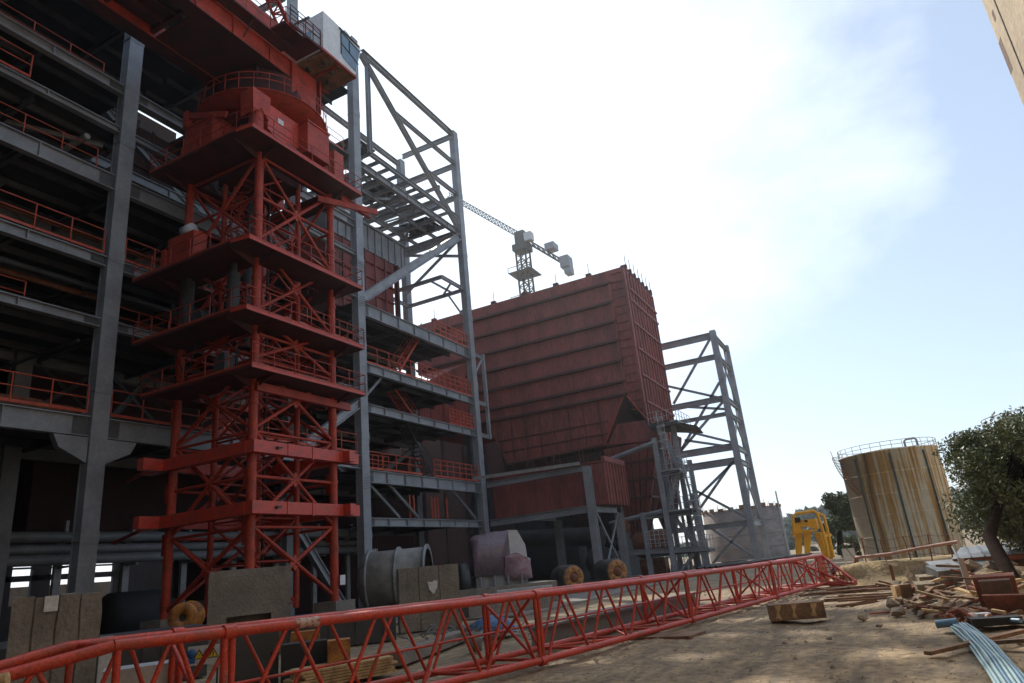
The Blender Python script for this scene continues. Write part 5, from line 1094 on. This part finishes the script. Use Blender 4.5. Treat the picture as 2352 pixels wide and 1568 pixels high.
ytaper(1823, 1841, 1213, 1829, 1839, 1284, .18); ytaper(1845, 1861, 1216, 1849, 1858, 1284, .18); ytaper(1869, 1885, 1222, 1892, 1901, 1282, .18, .5); ytaper(1886, 1898, 1222, 1904, 1912, 1284, .18, 1.4)
b = MB(); b.prism([yp(1826, 1218), yp(1826, 1200), yp(1846, 1193), yp(1872, 1191), yp(1878, 1214), yp(1866, 1212), yp(1846, 1208)], Vector((.2, .9, 0))*.4); b.build('body', 'yellow', t)
b = MB(); b.box(yp(1825, 1196)-Vector((.0, .05, .1)), yp(1838, 1192)+Vector((0, .1, .1))); b.tube(yp(1853, 1196), yp(1853, 1196)-Vector((.05, .2, 0)), .06); b.build('fitting', 'black', t)
b = MB(); b.bar(yp(1826, 1224, -.1), yp(1878, 1216, -.1), .1, .12); b.bar(yp(1884, 1232, .5), yp(1908, 1228, 1.5), .1, .14); b.build('cross_bar', 'yellow', t)

# ================================================================== FENCE, PIPE, SIGN ON THE BANK
b = MB(); pts = [ev(x, y, D) for x, y, D in ((1963, 1290, 30.2), (1967, 1280, 30), (2000, 1277, 29.6), (2045, 1272, 29.3), (2095, 1262, 29), (2150, 1252, 28.6), (2200, 1244, 28.2))]; b.path(pts, .06, n=10)
tag(b.build('bank_pipe', 'pinkpipe', loc=pts[0]), 'faded pink pipe running along the lip of the earth bank before the tank', 'pipe')
fn = thing('wire_fence', 'sagging rusty wire fence with thin posts in front of the streaked tank', 'fence', ev(2080, 1280, 29.5))
fps = [(1970, 1282, 30), (1985, 1276, 29.8), (2030, 1262, 29.6), (2090, 1270, 29.2), (2135, 1268, 28.8), (2180, 1258, 28.4)]
tops = []
for x, y, D in fps:
    a = ev(x, y, D); a.z = .6; tpp = a+Vector((random.uniform(-.1, .1), 0, random.uniform(.75, .95))); tops.append(tpp); b = MB(); b.tube(a-Vector((0, 0, .2)), tpp, .022, n=6); b.build('post', 'rust', fn)
b = MB()
for k in (0, .3, .6):
    for p, q in zip(tops[:-1], tops[1:]): b.path([p.lerp(q, s)-Vector((0, 0, k+.05*math.sin(math.pi*s))) for s in (0, .33, .66, 1)], .009, n=5)
b.bar(tops[0]-Vector((0,0,.8)), tops[0]+Vector((-.4, 0, 0)), .03); b.build('wire', 'rust', fn)
c, rz, wd, z0, z1 = stand(1941, 1960, 1262, 1281, 33); b = MB(); rbox(b, c, rz, .5, .04, z0-.1, z1+.05); ux = Vector((math.cos(rz), math.sin(rz), 0))
for s_ in (-.2, .2): b.tube(c+ux*s_, c+ux*s_+Vector((0, 0, z0)), .02)
tag(b.build('small_board', 'palegrey', loc=c), 'small pale board on posts at the left foot of the rusty tank', 'board')
b = MB(); a = ev(2047, 1308, 28); b.box((a.x-.05, a.y-.04, 0), (a.x+.05, a.y+.04, a.z+.15)); tag(b.build('stake', 'rust', loc=(a.x, a.y, 0)), 'short dark rusty stake standing against the face of the earth bank', 'stake')

# ================================================================== TREES
def tree(name, label, c, trunk_pts, radii, crown_c, rad, n, size, seed, m='leaf', clumps=16, cat='tree', group=None):
    t = thing(name, label, cat, c, group); b = MB(); b.path(trunk_pts, radii, n=10); 
    rnd = random.Random(seed); top = Vector(trunk_pts[-1])
    lb = MB(); cs = leaves(lb, crown_c, rad, n, size, seed, clumps=clumps)
    for cc, cr in cs[:10]:
        e = Vector(crown_c)+cc*.85; mid = top.lerp(e, .5)+Vector((rnd.uniform(-.1, .1), 0, rnd.uniform(-.15, .1))); b.path([top, mid, e], [radii[-1]*.8, radii[-1]*.5, radii[-1]*.2], n=7)
    b.build('trunk', 'bark', t); lb.build('crown', m, t); return t
D = 21.
LD = 1
tp_ = [ev(x, y, d) for x, y, d in ((2400, 1500, 17.0), (2350, 1380, 18.5), (2308, 1300, 19.8), (2272, 1232, 21), (2285, 1190, 21.5), (2305, 1120, 22))]
tree('leaning_tree', 'large dark leafy tree with a thick leaning trunk at the right edge', tp_[0], tp_, [.19, .18, .165, .15, .12, .08], ev(2350, 1095, 22.8), (2.15, 1.7, 2.15), 60000, .055, 3, 'leaf_dark', 52)
tree('leaning_tree', 'leafy top of the tree further right, cut by the right edge of the photo', ev(2400, 1260, 24), [ev(2400, 1340, 24), ev(2400, 1250, 24), ev(2380, 1150, 24)], [.15, .12, .08], ev(2385, 1105, 24.5), (1.7, 1.3, 2.5), 26000, .06, 9, 'leaf_dark', 40)
tree('round_tree', 'round dense green tree directly behind the left side of the rusty tank', ev(1930, 1262, 66), [ev(1932, 1275, 66), ev(1930, 1250, 66), ev(1928, 1215, 66)], [.3, .25, .2], ev(1932, 1183, 66), (2.25, 2.0, 2.75), 9000, .17, 5, 'leaf', 22)
for i, (px, py, D, r_) in enumerate(((1958, 1262, 60, 1.2), (1935, 1245, 75, 1.6), (1890, 1252, 110, 2.6), (1820, 1240, 170, 4.), (1800, 1262, 150, 3.))):
    c = ev(px, py, D); tree('bush', ['low green bush at the foot of the tank', 'mid green bush under the round tree', 'grey-green bushes between the yellow frame and the round tree', 'hazy bush on the far slope left of the yellow frame', 'small far bush low beside the silo'][i], (c.x, c.y, 0), [(c.x, c.y, 0), (c.x, c.y, c.z-.1), (c.x, c.y, c.z)], [.12, .1, .06], c, (r_, r_, r_*.8), 2200, r_*.09, 20+i, 'leaf_far' if D > 100 else 'leaf', 10, 'bush')

# ================================================================== RIGHT SIDE: SHEDS, DEBRIS, PIPES
SD = 22.
sh = thing('low_shed', 'low brown shed with a tan and grey sheet roof, behind the leaning trunk', 'shed', ev(2300, 1400, SD))
a = ev(2215, 1340, SD); a.z = 0; c2 = a+Vector((4.2, -.6, 0))
b = MB(); b.box((a.x, a.y, 0), (a.x+5.5, a.y+3, .72)); b.build('wall', 'shed', sh)
b = MB(); b.box((a.x-.12, a.y-.2, .72), (a.x+5.6, a.y-.05, .84)); b.build('fascia', 'wood_red', sh)
b = MB(); b.add([(a.x-.15, a.y-.22, .85), (a.x+5.6, a.y-.22, .85), (a.x+5.6, a.y+2.2, 1.1), (a.x+.3, a.y+2.2, 1.05)], [(0,1,2,3)])
for x in np.arange(a.x, a.x+5.5, .3): b.bar((x, a.y-.2, .865), (x+.1, a.y+2.2, 1.1), .03, .02)
b.build('roof', 'tin', sh)
b = MB(); b.box((a.x+.9, a.y-.012, .35), (a.x+1.2, a.y-.002, .55)); b.build('window', 'palegrey', sh)
# sheet metal ridge pieces and slabs on the heap behind
def debris_box(px, py, D, size, rz, tilt, name, m, label, cat, group=None):
    p = ev(px, py, D); p.z = max(p.z, gh(p.x, p.y)+size[2]*.3); b = MB(); sx, sy, sz = [v/2 for v in size]; Rm = Matrix.Rotation(rz, 3, 'Z')@Matrix.Rotation(tilt, 3, 'X')
    vs = [Rm@Vector((x*sx*(1+.06*(z > 0)), y*sy, z*sz))+p for z in (-1, 1) for y in (-1, 1) for x in (-1, 1)]
    b.add(vs, [(0,2,3,1),(4,5,7,6),(0,1,5,4),(2,6,7,3),(0,4,6,2),(1,3,7,5)]); return tag(b.build(name, m, loc=p), label, cat, group)
db = debris_box
db(2168, 1318, 20, (.55,.45,.32), .5, .3, 'grey_hopper', 'tin', 'upturned grey sheet metal hopper with a white rim on the debris heap', 'metal box')
db(2170, 1300, 20.2, (.6,.5,.06), .5, .45, 'tilted_sheet', 'palegrey', 'white metal sheet tilted on top of the grey hopper', 'sheet')
db(2173, 1342, 19.8, (.42,.35,.3), .4, 0, 'metal_box', 'tin', 'dull grey metal box under the tilted hopper', 'metal box')
db(2118, 1320, 20.5, (.62,.3,.42), .5, -.5, 'concrete_chunk', 'rubble', 'big tilted concrete chunk at the left top of the debris heap', 'concrete')
db(2152, 1345, 20, (.7,.4,.35), .15, .1, 'concrete_chunk', 'rubble', 'flat sided concrete chunk below the tilted one', 'concrete')
db(2095, 1352, 20, (.5,.2,.14), .7, .3, 'brick_beam', 'wood_red', 'reddish broken beam sticking out left of the debris heap', 'beam')
db(2128, 1365, 19.3, (.36,.3,.3), .2, .2, 'concrete_chunk', 'rubble', 'small square stone block at the front of the heap', 'concrete')
db(2062, 1372, 19.2, (.10,.3,.42), .3, .0, 'board_end', 'wood', 'bright upright board end at the left foot of the heap', 'board')
db(2078, 1370, 19.5, (.3,.3,.36), .3, .0, 'dark_box', 'wood_old', 'dark box behind the bright upright board end', 'box')
db(2222, 1346, 18.5, (.06,.06,.85), .1, -.1, 'metal_post', 'galv', 'pale thin metal post leaning against the shed corner', 'post'); db(2229, 1345, 18.5, (.05,.05,.8), .1, -.12, 'metal_post', 'pinkpipe', 'faded pink thin post beside the pale post at the shed corner', 'post')
db(2260, 1402, 16, (.62,.55,.10), .3, .0, 'table_top', 'wood', 'tan board lying flat below the old cabinet', 'board')
db(2292, 1360, 16.2, (.62,.3,.62), -.15, .12, 'old_cabinet', 'wood_red', 'old open brown wooden cabinet frame leaning near the trunk', 'cabinet')
db(2292, 1361, 16.0, (.46,.3,.48), -.15, .12, 'cabinet_panel', 'shed', 'dark inner panel inside the old brown cabinet frame', 'panel')
db(2330, 1385, 15.5, (.9,.08,.3), -.55, .2, 'board', 'wood_red', 'reddish board leaning at the base of the leaning trunk', 'board')
db(2318, 1425, 15, (1.2,.3,.05), -.35, .1, 'board', 'wood_red', 'long reddish board lying near the right edge', 'board')
db(2285, 1425, 14.8, (.7,.35,.12), .1, 0, 'black_tray', 'black', 'shallow black tray lying on the debris beside the pale pipes', 'tray')
db(2325, 1283, 23.5, (1.5,1.1,.03), -.2, .35, 'roof_sheet', 'palegrey', 'pale corrugated roof sheet propped behind the shed', 'roof sheet'); db(2240, 1298, 21.5, (1.0,.7,.03), .2, .3, 'roof_sheet', 'tin', 'dark grey sheet lying over the left end of the shed roof', 'roof sheet')
db(2140, 1385, 18, (.3,.3,.02), 0, .0, 'round_dish', 'palegrey', 'small pale dish-like lid on the ground before the heap', 'lid')
rnd = random.Random(21)
def where(px): return 'left of the grey hopper' if px < 2140 else ('in front of the grey hopper' if px < 2215 else ('before the shed corner' if px < 2275 else 'under the leaning trunk'))
for i in range(100):
    px = rnd.uniform(2080, 2350); py = 1362+rnd.uniform(0, 55)+(px-2080)*.10; p = atZ(px, py, 0); l = rnd.uniform(.2, .8); a = rnd.uniform(-.6, 3.4); e = rnd.uniform(-.1, .5)
    h = rnd.uniform(.03, .22)+max(0, gh(p.x, p.y)); b = MB(); q = p+Vector((0, 0, h)); b.bar(q, q+Vector((math.cos(a)*l, math.sin(a)*l, math.sin(e)*l*.6)), rnd.uniform(.04, .12), rnd.uniform(.02, .06))
    m_ = rnd.choice(['wood', 'wood_old', 'wood_old', 'wood_old', 'wood_red']); tag(b.build('scrap_board', m_, loc=p), {'wood': 'pale broken board ', 'wood_old': 'dark weathered board ', 'wood_red': 'reddish broken board '}[m_]+('short, ' if l < .55 else 'long, ')+where(px), 'board', 'scrap boards '+where(px))
for i in range(60):
    px = rnd.uniform(2050, 2345); py = 1345+rnd.uniform(0, 75); p = atZ(px, max(py, 1345), 0); s_ = rnd.uniform(.07, .25); b = MB(); chunk(b, p+Vector((0, 0, s_*.5+max(0, gh(p.x, p.y)))), s_, rnd); tag(b.build('rubble_stone', 'rubble', loc=p), ('large' if s_ > .16 else 'small')+' rough tan rubble stone '+where(px), 'stone', 'stones '+where(px))
for i in range(24):   # bars of timber and steel lying flat between boom head and heap
    px = rnd.uniform(1890, 2070); py = rnd.uniform(1352, 1398); p = atZ(px, py, 0); l = rnd.uniform(.6, 2.4); a = rnd.uniform(-.25, .35); b = MB(); q = p+Vector((-l/2, 0, rnd.uniform(.03, .16))); b.bar(q, q+Vector((math.cos(a)*l, math.sin(a)*l, rnd.uniform(-.05, .08))), rnd.uniform(.05, .12), rnd.uniform(.03, .07))
    m_ = rnd.choice(['rust', 'wood_old', 'wood_old']); tag(b.build('long_bar', m_, loc=p), {'rust': 'rusty bar', 'wood_old': 'dark timber'}[m_]+(' short,' if l < 1.2 else (' medium,' if l < 1.9 else ' very long,'))+' lying flat '+('beside the boom head' if px < 1960 else 'between the boom head and the heap')+(' in front' if py > 1375 else ' at the back'), 'bar', 'flat bars '+('beside the boom head' if px < 1960 else 'before the heap'))
b = MB()
for k in range(5):
    c0 = atZ(2010+rnd.uniform(-60, 60), 1405+rnd.uniform(-12, 8), 0); b.path([c0+Vector((i*.18+rnd.uniform(-.04, .04), .12*math.sin(i*.9+k), .03)) for i in range(10)], .018, n=6)
tag(b.build('loose_cable', 'orange', loc=atZ(2010, 1405, 0)), 'loose orange-brown cable snaking over the dirt before the heap', 'cable')
# dark striped block on the dirt
p = atZ(1838, 1424, 0); t = thing('striped_block', 'dark weathered timber block with worn stripes lying alone on the dirt', 'block', p)
b = MB(); b.box((p.x-.62, p.y-.1, .02), (p.x+.55, p.y+.55, .36), R(12), (p.x, p.y, 0)); b.build('body', 'wood_old', t)
for k, q_ in ((-.45, .05), (-.1, .03), (.3, .06)): b = MB(); b.add([Vector((p.x, p.y, 0))+Matrix.Rotation(R(12), 3, 'Z')@Vector((k+dx, -.106, z)) for dx, z in ((-.04, .34), (q_+.05, .34), (q_-.02, .18), (q_+.02, .05), (-.06, .08), (-.01, .2))], [(5,4,3,2,1,0)]); b.build('worn_paint', 'wood', t)
# stones and pebbles scattered on the dirt
b = MB(); rnd = random.Random(31)
for i in range(8000):
    x = rnd.uniform(-8, 4.5); y = 7.5+(rnd.random()**1.3)*24; s_ = rnd.uniform(.006, .020)*(1+(rnd.random() < .04)*2.5); z = gh(x, y)
    if y < 9 and rnd.random() < .3: continue
    vs = [(x+rnd.uniform(-s_, s_), y+rnd.uniform(-s_, s_), z+k*s_*.7-s_*.1) for k in (0, 0, 0, 1, 1)]; 
    c = Vector((x, y, z)); o = [c+Vector((s_*math.cos(a)*rnd.uniform(.7,1.2), s_*math.sin(a)*rnd.uniform(.7,1.2), 0)) for a in (0, 1.25, 2.5, 3.77, 5.0)]; tpv = c+Vector((rnd.uniform(-.3,.3)*s_, rnd.uniform(-.3,.3)*s_, s_*.8))
    b.add(o+[tpv], [(j, (j+1) % 5, 5) for j in range(5)])
tag(b.build('gravel', 'gravelm'), 'small stones and clods strewn over the bare dirt', 'gravel', kind='stuff')
for i, (px, py, s_) in enumerate(((1985, 1422, .13), (2115, 1412, .16), (2062, 1415, .1), (1905, 1470, .07), (2020, 1440, .08), (2200, 1402, .12))):
    p = atZ(px, py, 0); b = MB(); chunk(b, p+Vector((0, 0, s_*.4)), s_, rnd); tag(b.build('loose_rock', 'rubble', loc=p), 'loose rock lying on the open dirt in front of the debris heap', 'rock', 'loose rocks on the dirt')
# bundle of pale blue plastic pipes
a = atZ(2206, 1438, 0); t = thing('pipe_bundle', 'bundle of pale blue plastic pipes curving toward the lower right corner', 'pipes', a)
ctr = [atZ(2203, 1432, .12), atZ(2228, 1445, .14), atZ(2262, 1478, .13), atZ(2300, 1525, .12), atZ(2352, 1600, .12), atZ(2420, 1720, .12)]
from mathutils.geometry import interpolate_bezier
def smooth(pts, n=6):
    out = []
    for i in range(len(pts)-1):
        p0 = pts[max(i-1, 0)]; p1 = pts[i]; p2 = pts[i+1]; p3 = pts[min(i+2, len(pts)-1)]
        for k in range(n):
            t = k/n; out.append(.5*((2*p1)+(-p0+p2)*t+(2*p0-5*p1+4*p2-p3)*t*t+(-p0+3*p1-3*p2+p3)*t**3))
    return out+[pts[-1]]
cs_ = smooth(ctr)
k = 0
for row, cnt in ((0, 8), (1, 7), (2, 5)):
    for i in range(cnt):
        off = (i-(cnt-1)/2)*.043; pts = []
        for j, p in enumerate(cs_):
            d = (cs_[min(j+1, len(cs_)-1)]-cs_[max(j-1, 0)]); nrm = Vector((d.y, -d.x, 0)).normalized(); pts.append(Vector((p.x, p.y, 0))+nrm*off+Vector((0, 0, .04+row*.038+.01*math.sin(j*.7+i))))
        b = MB(); b.path(pts, .020, n=8); b.build('pipe', 'pipeblue' if k % 3 else 'pipeblue2', t); k += 1
b = MB(); b.path([atZ(2198, 1425, z)+Vector((0, 0, 0)) for z in (.02,)]+[a+Vector((.12*math.cos(x)-.05, .12*math.sin(x)+.0, .12+.09*math.sin(x*2))) for x in np.linspace(0, 6, 14)], .035, n=8)
b.path([a+Vector((-.2, .1, .03)), a+Vector((-.12, .05, .22)), a+Vector((.05, .0, .27)), a+Vector((.16, -.1, .16)), a+Vector((.05, -.3, .03))], .04, n=8); tag(b.build('rope_coil', 'wood_red', loc=a), 'reddish brown rope wound round the near end of the pipe bundle', 'rope')
for (p, q, r_, m_, lb, nm) in (((2150, 1434), (2200, 1428), .065, 'pipeblue2', 'short thick blue pipe lying left of the rope coil', 'blue_pipe'), ((2220, 1418), (2345, 1425), .035, 'pipeblue2', 'thin blue pipe lying toward the right edge', 'blue_pipe'), ((2228, 1414), (2275, 1418), .06, 'pinkpipe', 'short pinkish pipe end beside the white block', 'pink_pipe')):
    b = MB(); b.tube(atZ(*p, r_+.05), atZ(*q, r_+.08), r_, n=12); tag(b.build(nm, m_, loc=atZ(*p)), lb, 'pipe')
p = atZ(2262, 1436, 0); b = MB(); b.box((p.x-.1, p.y-.1, 0), (p.x+.12, p.y+.1, .2), .2); tag(b.build('white_block', 'palegrey', loc=p), 'small off-white block beside the pipe bundle', 'block')
for (p, q, w_, lb) in (((2130, 1500), (2352, 1448), .12, 'long dark plank half buried behind the pipe bundle'), ((2240, 1478), (2360, 1470), .16, 'second dark plank lying across the right edge')):
    b = MB(); a1, a2 = atZ(*p, .04), atZ(*q, .12); b.bar(a1, a2, w_, .05); tag(b.build('plank', 'wood_old', loc=a1), lb, 'plank')
# bits beyond: pale low debris between tower foot and bank
for i, (px, py, w_, h_, m_) in enumerate(((1625, 1300, 2.5, .5, 'galv'), (1685, 1292, 2, .6, 'conc'), (1800, 1280, 1.6, .4, 'galv'), (1560, 1305, 1.4, .7, 'conc'))):
    p = ev(px, py, 62); b = MB(); b.box((p.x-w_/2, p.y, 0), (p.x+w_/2, p.y+1, h_)); b.box((p.x-w_/3, p.y-.4, 0), (p.x+w_/4, p.y-.05, h_*.6)); tag(b.build('low_block', m_, loc=(p.x, p.y, 0)), ['pale low stack of sheets left of the silo foot', 'low concrete pile in front of the silo', 'low pale stack right of the silo', 'low concrete block beside the stair tower foot'][i], 'stack')
# ================================================================== AIR
hb = MB(); hb.box((-3600, -3100, -2.0), (3600, 3600, 84)); hz = hb.build('haze', 'steel'); tag(hz, kind='stuff')
hm = bpy.data.materials.new('thin_haze'); hm.use_nodes = True; t = hm.node_tree; t.nodes.clear(); pv = t.nodes.new('ShaderNodeVolumePrincipled'); om = t.nodes.new('ShaderNodeOutputMaterial')
pv.inputs['Color'].default_value = (.95, .97, 1, 1); pv.inputs['Density'].default_value = .00045; pv.inputs['Anisotropy'].default_value = .5; t.links.new(pv.outputs[0], om.inputs['Volume'])
hz.data.materials.clear(); hz.data.materials.append(hm)
